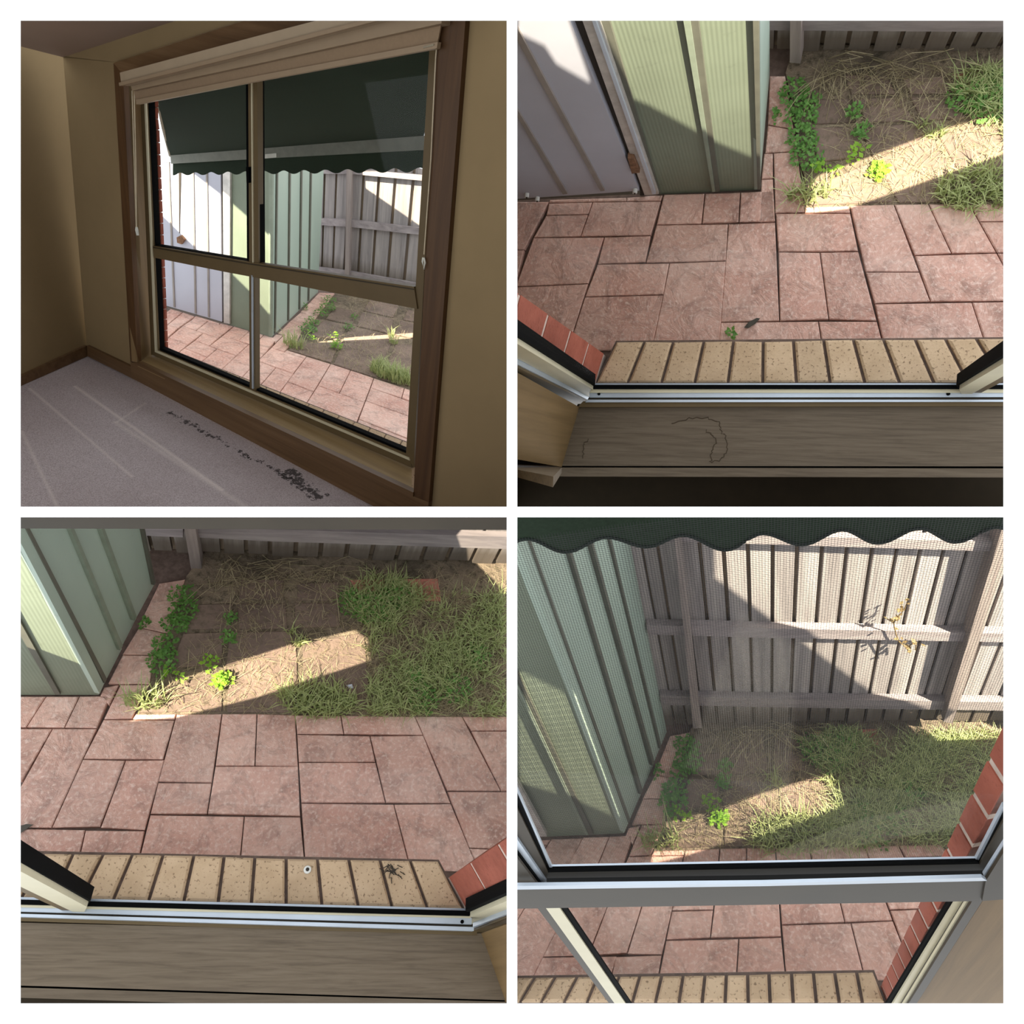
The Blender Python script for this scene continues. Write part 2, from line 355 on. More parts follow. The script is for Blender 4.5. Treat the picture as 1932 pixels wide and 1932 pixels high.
TRS = {'A':[(1252,366),(1330,364),(1324,422),(1238,424)],'B':[(1330,364),(1397,362),(1394,419),(1324,422)],'C':[(1397,362),(1460,359),(1463,418),(1394,419)],
'D':[(1118,381),(1247,379),(1228,444),(1095,446)],'E':[(1035,383),(1118,381),(1110,404),(1030,406)],'E2':[(1037,376),(1182,372),(1182,380),(1035,383)],'E3':[(1182,372),(1251,367),(1247,379),(1182,380)],
'F':[(1030,406),(1110,404),(1095,446),(1006,448)],'G':[(955,380),(1036,380),(989,471),(915,473)],'G3':[(870,384),(955,380),(915,473),(820,476)],'G2':[(915,473),(989,471),(972,541),(870,545)],
'H':[(1006,448),(1140,447),(1110,535),(972,541)],'I':[(1140,447),(1228,444),(1218,495),(1127,498)],'J':[(1238,424),(1374,422),(1370,492),(1218,496)],
'K':[(1374,422),(1463,419),(1471,606),(1359,608)],'L':[(1127,498),(1263,496),(1252,556),(1103,560)],'M':[(1263,496),(1370,492),(1357,660),(1229,660)],
'N':[(1103,560),(1252,556),(1230,660),(1070,662)],'O':[(972,541),(1110,535),(1070,662),(940,664)],
'k0':[(1436,338),(1459,337),(1462,418),(1432,419)],'k00':[(1441,289),(1459,288),(1459,337),(1436,338)],'k1':[(1459,288),(1505,285),(1519,400),(1462,402)],'k2':[(1448,235),(1498,244),(1505,285),(1443,289)],'k3':[(1452,142),(1482,142),(1498,244),(1448,235)],
'P':[(1463,402),(1605,402),(1620,474),(1468,475)],'R':[(1518,390),(1603,387),(1605,402),(1518,401)],'S':[(1603,387),(1687,385),(1735,513),(1633,513)],'T':[(1687,385),(1752,384),(1796,478),(1726,482)],
'U':[(1752,384),(1829,384),(1881,477),(1796,478)],'V':[(1829,384),(1925,383),(1945,417),(1848,418)],'W':[(1848,418),(1945,417),(1985,477),(1881,477)],'X':[(1468,475),(1547,476),(1564,603),(1471,606)],
'Y':[(1547,476),(1620,474),(1655,606),(1564,603)],'Z':[(1633,513),(1735,513),(1756,569),(1650,573)],'AA':[(1726,482),(1881,477),(1930,568),(1756,569)],'AB':[(1650,573),(1834,570),(1862,656),(1668,656)],
'AC':[(1834,570),(1935,568),(1970,655),(1862,656)],'AD':[(1359,608),(1544,606),(1552,656),(1355,658)],'AE':[(1544,606),(1655,606),(1668,656),(1552,656)],'AF':[(1881,477),(1985,477),(2030,568),(1930,568)]}
BLS = {'a':[(14,1313),(87,1313),(49,1372),(-30,1372)],'b':[(87,1313),(150,1313),(121,1373),(49,1372)],'c':[(150,1313),(208,1312),(183,1374),(121,1373)],
'k1':[(227,1291),(283,1291),(249,1356),(195,1357)],'k0':[(196,1296),(225,1291),(206,1332),(188,1313)],'k2':[(231,1235),(291,1236),(283,1291),(203,1290)],'k3':[(262,1183),(318,1196),(291,1236),(230,1235)],'k4':[(300,1100),(350,1092),(318,1196),(260,1183)],
'd':[(195,1357),(330,1358),(308,1433),(156,1432)],'e':[(256,1346),(333,1346),(330,1358),(249,1357)],'f':[(333,1347),(419,1346),(400,1477),(298,1475)],'g':[(419,1346),(485,1346),(481,1445),(406,1445)],'h':[(485,1346),(557,1348),(563,1446),(481,1445)],
'i':[(557,1348),(643,1349),(649,1385),(560,1385)],'j':[(643,1349),(783,1351),(799,1387),(649,1385)],'k':[(560,1385),(698,1388),(709,1438),(563,1438)],'l':[(698,1388),(799,1387),(851,1516),(728,1515)],'m':[(783,1351),(872,1351),(946,1493),(844,1492)],
'n':[(872,1351),(985,1352),(1000,1379),(889,1379)],'o':[(889,1379),(1000,1379),(1060,1494),(946,1493)],'p':[(-10,1374),(99,1374),(41,1474),(-90,1474)],'q':[(99,1374),(183,1374),(97,1562),(-5,1562)],
'r':[(156,1432),(237,1434),(189,1560),(97,1562)],'s':[(237,1434),(311,1433),(273,1567),(189,1562)],'t':[(298,1476),(400,1477),(391,1536),(283,1536)],'u':[(406,1445),(563,1445),(567,1540),(391,1536)],'v':[(563,1438),(709,1438),(728,1515),(568,1515)],
'w':[(844,1493),(1060,1494),(1110,1610),(885,1600)],'x':[(568,1515),(743,1517),(775,1640),(576,1636)],'y':[(743,1517),(851,1516),(905,1645),(775,1640)],'z':[(283,1537),(461,1540),(452,1634),(260,1630)],'aa':[(461,1540),(567,1541),(576,1636),(452,1634)],
'ab':[(-5,1562),(161,1565),(147,1628),(-20,1626)],'ac':[(161,1566),(273,1567),(260,1630),(147,1628)],'ww':[(885,1600),(1110,1610),(1130,1650),(905,1645)]}
ONLY_TR = ['A','D','E','E2','E3','F','G','G3','G2','H','I','J','K','L','M','N','O','AD']
UNION = {k: v for k, v in BLS.items() if k not in ('a','p','q','ab')}
UNION.update({'t'+k: [ap(H_TRBL, p) for p in TRS[k]] for k in ONLY_TR})
GARDEN = [(256,1346),(283,1291),(291,1236),(318,1196),(352,1085),(395,1030),(1280,1050),(1280,1357)]
SLABS = [([(455,1092),(536,1093),(535,1133),(450,1131)],0),([(447,1138),(540,1138),(542,1186),(450,1187)],0),([(432,1192),(550,1190),(552,1222),(426,1256)],0),([(556,1137),(640,1137),(642,1182),(556,1185)],0),([(560,1100),(640,1097),(640,1133),(560,1133)],0),
 ([(296,1304),(420,1262),(420,1342),(262,1344)],0),([(430,1258),(560,1216),(565,1344),(428,1344)],0),([(570,1212),(688,1192),(700,1332),(575,1344)],0),([(365,1140),(440,1138),(436,1186),(350,1188)],0),([(345,1194),(424,1192),(418,1252),(318,1262)],0),
 ([(660,1093),(728,1092),(727,1124),(676,1124)],1),([(745,1092),(826,1091),(834,1134),(775,1134)],1)]
def tri_fan_area(P): return sum(((P[i]-P[0]).cross(P[i+1]-P[0])).length/2 for i in range(1, len(P)-1))
def inpoly(p, P):
    r = False; n = len(P)
    for i in range(n):
        a, b = P[i], P[(i+1) % n]
        if (a[1] > p[1]) != (b[1] > p[1]) and p[0] < (b[0]-a[0])*(p[1]-a[1])/(b[1]-a[1])+a[0]: r = not r
    return r
def scatter(poly, n):
    xs = [p[0] for p in poly]; ys = [p[1] for p in poly]; out = []
    while len(out) < n:
        p = (random.uniform(min(xs), max(xs)), random.uniform(min(ys), max(ys)))
        if inpoly(p, poly): out.append(p)
    return out
def in_frame(px, m=14):
    c = CUR; x0, x1 = (39, 956) if c.sx < 0 else (976, 1893); y0, y1 = (39, 956) if c.sz > 0 else (976, 1893)
    lo = 4
    return (x0-(m if c.sx < 0 else -lo)) < px[0] < (x1+(m if c.sx > 0 else -lo)) and (y0-(m if c.sz > 0 else -lo)) < px[1] < (y1+(m if c.sz < 0 else -lo))
SOLID = []                                     # (point, unit normal towards the yard, clearance) of the fence and shed faces
def clear(vs): return all((v-p).dot(n) > k for v in vs for p, n, k in SOLID)
POSTS = []                                     # post centres the stems lie around
def off_posts(pts, r):
    for a, b in zip(pts[:-1], pts[1:]):
        for k in range(9):
            P = a.lerp(b, k/8)
            for Q in POSTS:
                D = P-Q; D = D-CUR.up*D.dot(CUR.up)
                if D.length < r: return False
    return True
def moved_out(P, m):                            # a plant rooted in a wall foot is moved out in front of it
    for pp, nn, kk in SOLID:
        g = (P-pp).dot(nn)
        if g < kk+m: P = P+nn*(kk+m-g)
    return P
def set_solid(f0, f1, s0, s1, H, sc, posts):
    """fence face through f0-f1 and shed side wall through s0-s1 (ground pixels of the present view)"""
    c = CUR; m = c.G(*ap(H, (560, 1230))); SOLID.clear(); POSTS[:] = [c.G(*p) for p in posts]
    for a, b, k in ((f0, f1, .004), (s0, s1, .012)):
        A = c.G(*a); n = (c.G(*b)-A).cross(c.d).normalized(); n = n if (m-A).dot(n) > 0 else -n; SOLID.append((A, n, k*sc))
def blades(pts, hmin, hmax, wd, lean=.6):
    V, Fc = [], []; c = CUR
    for P in pts:
        a = random.uniform(0, 6.283); s = c.e1*math.cos(a)+c.e2*math.sin(a); q = c.e1*-math.sin(a)+c.e2*math.cos(a)
        h = random.uniform(hmin, hmax); L = random.uniform(.1, lean)*h; k = len(V)
        mid = P+c.up*h*.6+q*L*.4; tip = P+c.up*h*.9+q*L*1.2
        q5 = [P-s*wd, P+s*wd, mid+s*wd*.7, mid-s*wd*.7, tip]
        if not clear(q5): continue
        V += q5; Fc += [[k, k+1, k+2, k+3], [k+3, k+2, k+4]]
    return V, Fc
def leaves(P, r, n, size, hh):
    V, Fc = [], []; c = CUR
    for _ in range(n):
        a = random.uniform(0, 6.283); R = r*math.sqrt(random.random()); h = hh*random.uniform(.25, 1)*(1-.6*(R/r)**2)
        o = P+(c.e1*math.cos(a)+c.e2*math.sin(a))*R+c.up*h
        b = random.uniform(0, 6.283); t = (c.e1*math.cos(b)+c.e2*math.sin(b)+c.up*random.uniform(-.2, .6)).normalized()
        s = t.cross(c.up+c.e1*random.uniform(-.4, .4)).normalized(); L = size*random.uniform(.6, 1.3); k = len(V)
        q4 = [o, o+t*L*.45+s*L*.32, o+t*L, o+t*L*.45-s*L*.32]
        if not clear(q4): continue
        V += q4; Fc += [[k, k+1, k+2, k+3]]
    return V, Fc
def build_ground(H, quads, ground_px, where, paver_z=0.0, sc=1.0):
    """patio, kerb, garden bed, weeds and grass of the present room; H carries plan points into this view"""
    c = CUR
    base = prism('patio', [P+c.d*.016*sc for P in gpoly(ground_px)], .03*sc, 'joint_dark')
    tag(base, 'reddish stamped concrete patio ' + where, None, None, 'structure')
    for k, q in quads.items():
        P = gpoly(q)
        prism('paver', P, .016*sc, 'stamped_concrete', base, ch=.002*sc, gap=.0011*sc)
    gp = [ap(H, p) for p in GARDEN]
    bed = prism('garden_bed', [P+c.d*.004*sc for P in gpoly(gp)], .03*sc, 'soil'); tag(bed, 'bare earth garden bed of the yard ' + where, None, None, 'structure')
    for q, kind in SLABS:
        P = [p+c.up*.001*sc for p in gpoly([ap(H, p) for p in q])]
        prism('stepping_slab', P, .02*sc, 'brick_paver' if kind else 'slab_old', bed, ch=.002*sc, gap=.001*sc)
    # grass and straw that nobody could count
    lawn = [(695,1190),(640,1130),(700,1080),(840,1120),(1240,1100),(1240,1352),(690,1350)]
    thin = [(300,1330),(420,1150),(380,1090),(980,1065),(1000,1350),(300,1345)]
    def G2(pts): return [c.G(*ap(H, p)) for p in pts if in_frame(ap(H, p))]
    e = link_mesh('lawn_patch', *blades(G2([p for p in scatter(lawn, 16000) if math.sin(p[0]*.07)*math.sin(p[1]*.09+p[0]*.02)+math.sin(p[0]*.023+p[1]*.031) > random.uniform(-1.1, .9)]), .012*sc, .05*sc, .0016*sc, 1.4), 'grass', clip=False)
    tag(e, 'patchy green grass growing in the yard ' + where, 'grass', None, 'stuff')
    e = link_mesh('dry_grass', *blades(G2(scatter(lawn, 9000)+scatter(thin, 3000)), .004*sc, .026*sc, .0007*sc, 2.6), 'grass_dry', clip=False)
    tag(e, 'dry straw and dead grass over the garden bed ' + where, 'straw', None, 'stuff')
    straw = [(395,1055),(640,1062),(640,1100),(395,1110)]
    V, Fc = [], []
    for p in scatter(straw, 80):
        p = ap(H, p)
        if not in_frame(p): continue
        P = moved_out(c.G(*p), .006*sc)
        for _ in range(60):
            a = random.uniform(0, 6.283); q = c.e1*math.cos(a)+c.e2*math.sin(a); L = random.uniform(.04, .14)*sc
            path = [P+c.up*.004, P+q*L*.5+c.up*random.uniform(.01, .06)*sc, P+q*L+c.up*random.uniform(.0, .05)*sc]; v, f = tube(path, .0008*sc, 3)
            if clear(v) and off_posts(path, .05*sc): break
        else: continue
        k = len(V); V += v; Fc += [[i+k for i in g] for g in f]
    if V: tag(link_mesh('dry_stems', V, Fc, 'grass_dry', clip=False), 'tangle of dry stems lying at the fence foot ' + where, 'straw', None, 'stuff')
    spots = [((344,1128),.034,60,'beside the far end of the kerb'),((347,1156),.038,80,'in the middle of the kerb row'),((332,1180),.034,60,'where the kerb bends'),((312,1222),.032,70,'on the near half of the kerb'),((308,1250),.036,80,'beside the nearest kerb stone'),((431,1206),.02,34,'in the joint before the sun strip'),((436,1169),.016,24,'in the joint between grey slabs'),
             ((257,1174),.018,40,'against the shed wall foot'),((668,1140),.045,90,'left of the clover mat'),((705,1150),.055,130,'forming the thick clover mat'),((745,1125),.045,80,'between the two brick pavers'),((800,1320),.045,80,'in the lawn at the patio edge'),((860,1300),.045,80,'in the lawn beside bare earth'),((900,1240),.04,70,'in the middle of the lawn'),((780,1280),.03,40,'in the lawn by the slab')]
    for p, r, n, b in spots:
        p = ap(H, p)
        if in_frame(p, 30):
            o = link_mesh('weed', *leaves(moved_out(c.G(*p), .12*r*sc), r*sc, int(n*1.8), .010*sc, .035*sc), 'leaf_green', clip=True)
            tag(o, 'low green weed ' + b + ' ' + where, 'weed', 'weeds of the yard ' + where)
    for p, r, n, b in [((419,1285),.02,40,'bushy sunlit weed standing in the sun strip'),((317,1274),.014,7,'small sunlit weed at the strip corner'),((341,1281),.012,6,'tiny sunlit weed within the strip'),((397,1253),.022,12,'sunlit weed lying along the strip edge')]:
        p = ap(H, p)
        if in_frame(p, 30):
            o = link_mesh('weed', *leaves(c.G(*p), r*sc, n*2, .013*sc, .04*sc), 'leaf_bright')
            tag(o, b + ' ' + where, 'weed', 'sunlit weeds of the yard ' + where)
    for p, r, n, h in [((273,1325),.05,90,.09),((600,1325),.10,520,.07),((565,1215),.02,30,.05),((552,1195),.015,16,.06)]:
        p = ap(H, p)
        if in_frame(p, 30):
            B = c.G(*p); pts = []
            for _ in range(n):
                a = random.uniform(0, 6.283); R = r*sc*math.sqrt(random.random()); pts.append(B+c.e1*math.cos(a)*R+c.e2*math.sin(a)*R*.45)
            o = link_mesh('grass_tuft', *blades(pts, .3*h*sc, h*sc, .0018*sc, .9), 'grass')
            tag(o, {.09: 'spiky grass tuft in the kerb corner', .07: 'wide grass clump along the patio edge', .05: 'small grass tuft between the slabs', .06: 'few tall grass blades between the slabs'}[h] + ' ' + where, 'grass')
    SOLID.clear(); POSTS.clear()
    return base, bed
def fence(base0, base1, gaps, top_px, rails, posts, where, low_px=None, sc=1.0, zlow=.02):
    """paling fence: base line, paling joints along it, rails and posts given by their edges on the fence face"""
    c = CUR; pl = Plane(c, c.G(*base0), c.G(*base1))
    root = empty('paling_fence', pl.at(0, 0), 'weathered grey timber paling fence ' + where, 'fence')
    us = sorted(pl.uz(pl.pt(*g))[0] for g in gaps); top = pl.uz(pl.pt(*top_px))[1]
    for a, b in zip(us[:-1], us[1:]):
        g = (b-a)*.09; j = random.uniform(-.01, .01)*sc
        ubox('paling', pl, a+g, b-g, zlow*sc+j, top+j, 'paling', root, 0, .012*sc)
        ubox('paling', pl, b-g*2.6, b+g*2.6, zlow*sc, top, 'paling_low', root, -.016*sc, .012*sc)
    ubox('plinth', pl, us[0], us[-1], -.02*sc, zlow*3*sc, 'paling_low', root, -.03*sc, .015*sc)
    for r in rails: panel('rail', pl, r, 'rail_wood', root, .018*sc, .018*sc)
    for q, off in posts: panel('post', pl, q, 'post_wood', root, off*sc*.6, .04*sc)
    return pl, root
def column_bricks(root, pl, px0, px_in, z0, pitch, n, th=.10, gap=.012, jogs=True):
    """stacked bricks of the reveal; px0 outer corner and px_in inner end of its base on plane pl"""
    u0, u1 = pl.uz(pl.pt(*px0))[0], pl.uz(pl.pt(*px_in))[0]
    if u0 > u1: u0, u1 = u1, u0
    ubox('mortar', pl, u0+.001, u1, z0-.12, z0+pitch*n, 'mortar', root, -.0015, th)
    for i in range(n):
        ubox('brick', pl, u0, u1, z0+pitch*i+gap/2, z0+pitch*(i+1)-gap/2, 'red_brick', root, .0, th*.9)

def hstrip(name, px, z, m, parent, h=.02): return prism(name, gpoly(px, z), h, m, parent)
def sill_bricks(joints, z, where, h=.2, ch=.004, gap=.003, n=None):
    """row of brick-on-edge sill bricks; joints are (front, back) pixel pairs on the brick tops"""
    c = CUR; P0 = gpoly([joints[0][0], joints[-1][0], joints[-1][1], joints[0][1]], z-.012)
    root = prism('trim_1', P0, h, 'joint_dark'); tag(root, 'buff brick window sill ' + where, None, None, 'structure')
    for (a, b), (d, e) in zip(joints[:-1], joints[1:]):
        prism('brick', gpoly([a, d, e, b], z), h*.9, 'sill_brick', root, ch=ch, gap=gap)
    return root
def scallops(pl, top, crests, name, m, parent, off=0, th=.004, piping=None):
    """cloth valance: straight top edge, wavy lower edge through given pixel points (crest, dip, crest ...)"""
    pts = []
    for (a, b) in zip(crests[:-1], crests[1:]):
        for k in range(8):
            f = k/8; s = (1-math.cos(math.pi*f))/2; pts.append((a[0]+(b[0]-a[0])*f, a[1]+(b[1]-a[1])*s))
    pts.append(crests[-1]); n = len(pts); V, Fc = [], []
    tp = [(p[0], top[0][1]+(top[1][1]-top[0][1])*(p[0]-top[0][0])/(top[1][0]-top[0][0])) for p in pts]
    for dz in (0, th):
        V += [pl.pt(x, y, off)-pl.n*dz for x, y in tp] + [pl.pt(x, y, off)-pl.n*dz for x, y in pts]
    for i in range(n-1):
        Fc += [[i, i+1, n+i+1, n+i], [2*n+i, 3*n+i, 3*n+i+1, 2*n+i+1], [n+i, n+i+1, 3*n+i+1, 3*n+i]]
    o = link_mesh(name, V, Fc, m, parent)
    if piping:
        v, f = tube([pl.pt(x, y, off+.001) for x, y in pts], piping, 6); link_mesh('piping', v, f, 'awning_piping', parent)
    return o
def shed(fp, sp, front, door, side, where, sc=1.0):
    """garden shed: front sheets and ribs on plane fp, side sheets on sp; each entry is (part name, polygon, material, offset)"""
    root = empty('garden_shed', fp.A, 'pale green metal garden shed ' + where, 'shed')
    for nm, px, m, off in front: panel(nm, fp, px, m, root, off*sc, .012*sc)
    d = None
    for nm, px, m, off in door:
        if nm == 'door': d = panel('door', fp, px, m, root, off*sc, .015*sc)
        else: panel(nm, fp, px, m, d or root, off*sc, .012*sc)
    for nm, px, m, off in side: panel(nm, sp, px, m, root, off*sc, .012*sc)
    return root, d

# ================================================================== top right: looking down over the sill
def cell_tr():
    global CUR
    W = 'by the water-stained sill'
    CUR = c = Cell((1434, 876), 1.9, 1, 1, ((1123, 724), (1890, 724)))
    set_solid((1500, 103), (1893, 104), (1433, 357), (1452, 142), H_BLTR, 1.0, [(1500, 119)])
    build_ground(H_BLTR, TRS, [(940,330),(1420,320),(1430,60),(1960,40),(1960,690),(940,690)], W)
    # shed
    fp = c.plane((1000, 373), (1433, 357)); sp = c.plane((1433, 357), (1452, 142))
    front = [('wall_sheet', [(1126,20),(1308,20),(1354,362),(1240,367)], 'shed_green', 0), ('wall_sheet', [(1300,20),(1432,20),(1433,358),(1350,362)], 'shed_green', -.002),
             ('rib', [(1299,20),(1315,20),(1358,361),(1349,362)], 'shed_rib', .006), ('rib_edge', [(1286,20),(1299,20),(1349,362),(1344,362)], 'shed_flashing', .010),
             ('corner_flashing', [(1420,20),(1432,20),(1434,358),(1429,358)], 'shed_rib', .008),
             ('door_post', [(1092,20),(1124,20),(1243,366),(1216,368)], 'door_frame', .012), ('post_edge', [(1120,20),(1144,20),(1246,366),(1241,367)], 'shed_rib', .006),
             ('post_groove', [(1075,20),(1094,20),(1219,368),(1208,369)], 'gap_dark', .002), ('post_edge', [(1110,20),(1117,20),(1237,366),(1231,367)], 'alu_silver', .018)]
    door = [('door', [(900,20),(1068,20),(1206,360),(965,376),(900,378)], 'door_white', .016),
            ('rib', [(950,30),(958,20),(1141,360),(1133,361)], 'door_rib', .021), ('rib', [(955,185),(960,180),(1071,366),(1062,367)], 'door_rib', .021),
            ('bottom_rail', [(976,368),(1206,357),(1208,366),(976,378)], 'shed_rib', .010), ('hinge', [(1184,298),(1196,300),(1207,326),(1192,328)], 'rust', .022)]
    r, d = shed(fp, sp, front, door, [('wall_sheet', [(1433,20),(1452,20),(1452,142),(1433,357)], 'shed_side', 0)], W)
    for x, y in ((994, 368), (1014, 375), (1198, 360)):
        P = fp.pt(x, y, .02); v, f = tube([P-fp.n*.006, P+fp.n*.006], .006, 12); link_mesh('wheel', v, f, 'wheel_white', d)
        v, f = tube([P+fp.n*.005, P+fp.n*.008], .0025, 8); link_mesh('wheel_hub', v, f, 'gap_dark', d)
    # fence
    fence((1500, 103), (1893, 104), [(x, 92) for x in (1400,1430,1462,1505,1549,1597,1644,1694,1740,1786,1834,1882,1930)], (1700, 10),
          [[(1420,30),(1960,34),(1960,61),(1420,57)]], [([(1491,10),(1512,10),(1510,120),(1490,118)], .06)], W)
    # brick reveal, sill, window
    col = c.plane((1140, 668), (1123, 724), .3)
    root = empty('wall_left', col.A, 'red brick window reveal ' + W, None, None, 'structure')
    column_bricks(root, col, (1140, 668), (1123, 725), .3, .149, 6)
    J = [((1162,643),(1122,724)),((1216,642),(1183,724)),((1270,643),(1247,724)),((1328,642),(1310,724)),((1384,641),(1373,724)),((1440,642),(1439,724)),((1497,641),(1503,724)),((1554,639),(1567,724)),((1610,638),(1633,724)),((1667,638),(1699,724)),((1727,638),(1764,724)),((1784,637),(1829,724)),((1842,636),(1896,724)),((1900,636),(1962,724))]
    sill_bricks(J, .3, W)
    wp = c.plane((1123, 726), (1890, 726), .31)
    win = empty('window_2', wp.A, 'aluminium framed window ' + W, None, None, 'structure')
    fr = [('track', [(1090,762),(1960,760),(1960,770),(1086,772)], .300, 'alu_dark_shade'), ('frame_face', [(1100,757),(1960,757),(1960,766),(1090,768)], .318, 'alu_bronze'), ('track_lip', [(1108,754),(1960,754),(1960,758),(1104,759)], .324, 'alu_silver'),
          ('groove', [(1112,748),(1960,748),(1960,755),(1108,755)], .312, 'alu_dark_shade'), ('track', [(1112,740),(1960,740),(1960,749),(1112,750)], .318, 'alu_silver'),
          ('sash_rail', [(1116,733),(1960,733),(1960,741),(1112,741)], .322, 'alu_cream'), ('gasket', [(1120,726),(1960,726),(1960,734),(1116,734)], .326, 'gasket'), ('glazing_bead', [(1123,723),(1960,723),(1960,727),(1122,727)], .318, 'alu_silver')]
    for nm, px, z, m in fr: hstrip(nm, px, z, m, win)
    for nm, px, off, m in [('gasket', [(960,622),(1123,724),(1118,737),(960,640)], .004, 'gasket'), ('stile', [(960,639),(1119,735),(1112,749),(960,668)], .012, 'alu_cream'), ('groove', [(960,667),(1113,748),(1111,756),(960,680)], .008, 'alu_dark_shade'),
                           ('stile_lip', [(960,679),(1111,755),(1110,760),(960,687)], .020, 'alu_silver'), ('stile_face', [(960,686),(1110,759),(1093,770),(960,698)], .024, 'alu_bronze')]:
        panel(nm, wp, px, m, win, off, .02)
    ms = empty('sash', wp.pt(1810, 740), None); ms.parent = win; ms.location = Vector(ms['org'])-Vector(win['org'])
    for nm, px, off, m in [('sash_gasket', [(1804,727),(1905,662),(1905,680),(1811,736)], .010, 'gasket'), ('sash_stile', [(1810,735),(1905,679),(1905,703),(1818,752)], .018, 'alu_cream'), ('stile_return', [(1818,752),(1905,702),(1905,713),(1830,752)], .016, 'alu_bronze')]:
        panel(nm, wp, px, m, ms, off, .02)
    for x in (1130, 1789):
        P = c.G(x, 743, .3185); v, f = tube([P-c.up*.002, P+c.up*.0012], .0035, 10); link_mesh('drain_hole', v, f, 'gasket', win)
    panel('pane', wp, [(1123,724),(1960,724),(1960,200),(960,200),(960,625)], 'glass', win, 0, .003)
    s = hstrip('window_sill', [(1093,768),(1960,766),(1960,880),(1060,879)], .305, 'sill_timber', None, .02); tag(s, 'brown timber window sill with a water-stain ring', None, None, 'structure')
    hstrip('sill_nosing', [(1060,882),(1960,884),(1960,901),(1044,899)], .303, 'sill_timber', s, .03)
    hstrip('sill_gap', [(1060,879),(1960,880),(1960,884),(1060,883)], .290, 'gasket', s, .01)
    # water-stain ring: raised tide line of old paint
    for ring in ([(1265,800),(1300,790),(1335,788),(1356,795),(1362,815),(1372,830),(1373,850),(1362,868),(1340,872),(1345,850),(1352,835),(1342,820),(1330,810)], [(1108,828),(1100,845),(1100,870)]):
        pts = []
        for a, b in zip(ring[:-1], ring[1:]):
            for k in range(5): pts.append((a[0]+(b[0]-a[0])*k/5+random.uniform(-3, 3), a[1]+(b[1]-a[1])*k/5+random.uniform(-2.5, 2.5)))
        v, f = tube([c.G(x, y, .3052) for x, y in pts], .0011, 5); link_mesh('stain_edge', v, f, 'stain', s)
    jp = c.plane((1093, 768), (1060, 880), .305)
    j = panel('jamb', jp, [(960,694),(1093,768),(1060,881),(960,864)], 'jamb_timber', None, 0, .02); tag(j, 'tan timber window jamb beside the stained sill', None, None, 'structure')
    jf = Plane(c, c.G(1060, 881, .305), c.G(1060, 881, .305)+c.e1)
    panel('jamb_edge', jf, [(960,867),(1060,882),(1044,899),(960,883)], 'sill_timber', j, 0, .012)
    f = prism('floor', gpoly([(960,800),(1960,800),(1960,975),(960,975)], .12), .02, 'sill_shade'); tag(f, 'floor with painted dark shade under the stained sill', None, None, 'structure')
    # leaf, straw
    lf = c.G(1419, 609); V = [c.G(1404,618,.004), c.G(1412,608,.006), c.G(1428,600,.005), c.G(1434,601,.004), c.G(1425,611,.006), c.G(1412,619,.005)]
    o = link_mesh('fallen_leaf', *loft([V, [v+c.up*.002 for v in V]]), 'leaf_dead'); tag(o, 'dark fallen leaf lying on the patio ' + W, 'leaf')
    o = link_mesh('weed', *leaves(c.G(1382, 633), .012, 22, .012, .03), 'leaf_green'); tag(o, 'tiny weed sprouting at the brick sill ' + W, 'weed')
    sun(W, (.35, -1.3, -.22), 235, [
        [fp.pt(x, y, .016) for x, y in [(978,62),(1028,86),(1050,120),(1116,158),(1068,20),(979,20)]],
        [fp.pt(x, y) for x, y in [(1112,20),(1196,186),(1225,198),(1330,256),(1432,300),(1430,20)]],
        [c.G(x, y) for x, y in [(1520,403),(1600,393),(1663,371),(1905,286),(1900,236),(1856,222),(1778,244),(1644,295),(1545,330),(1524,350)]]])
cell_tr()

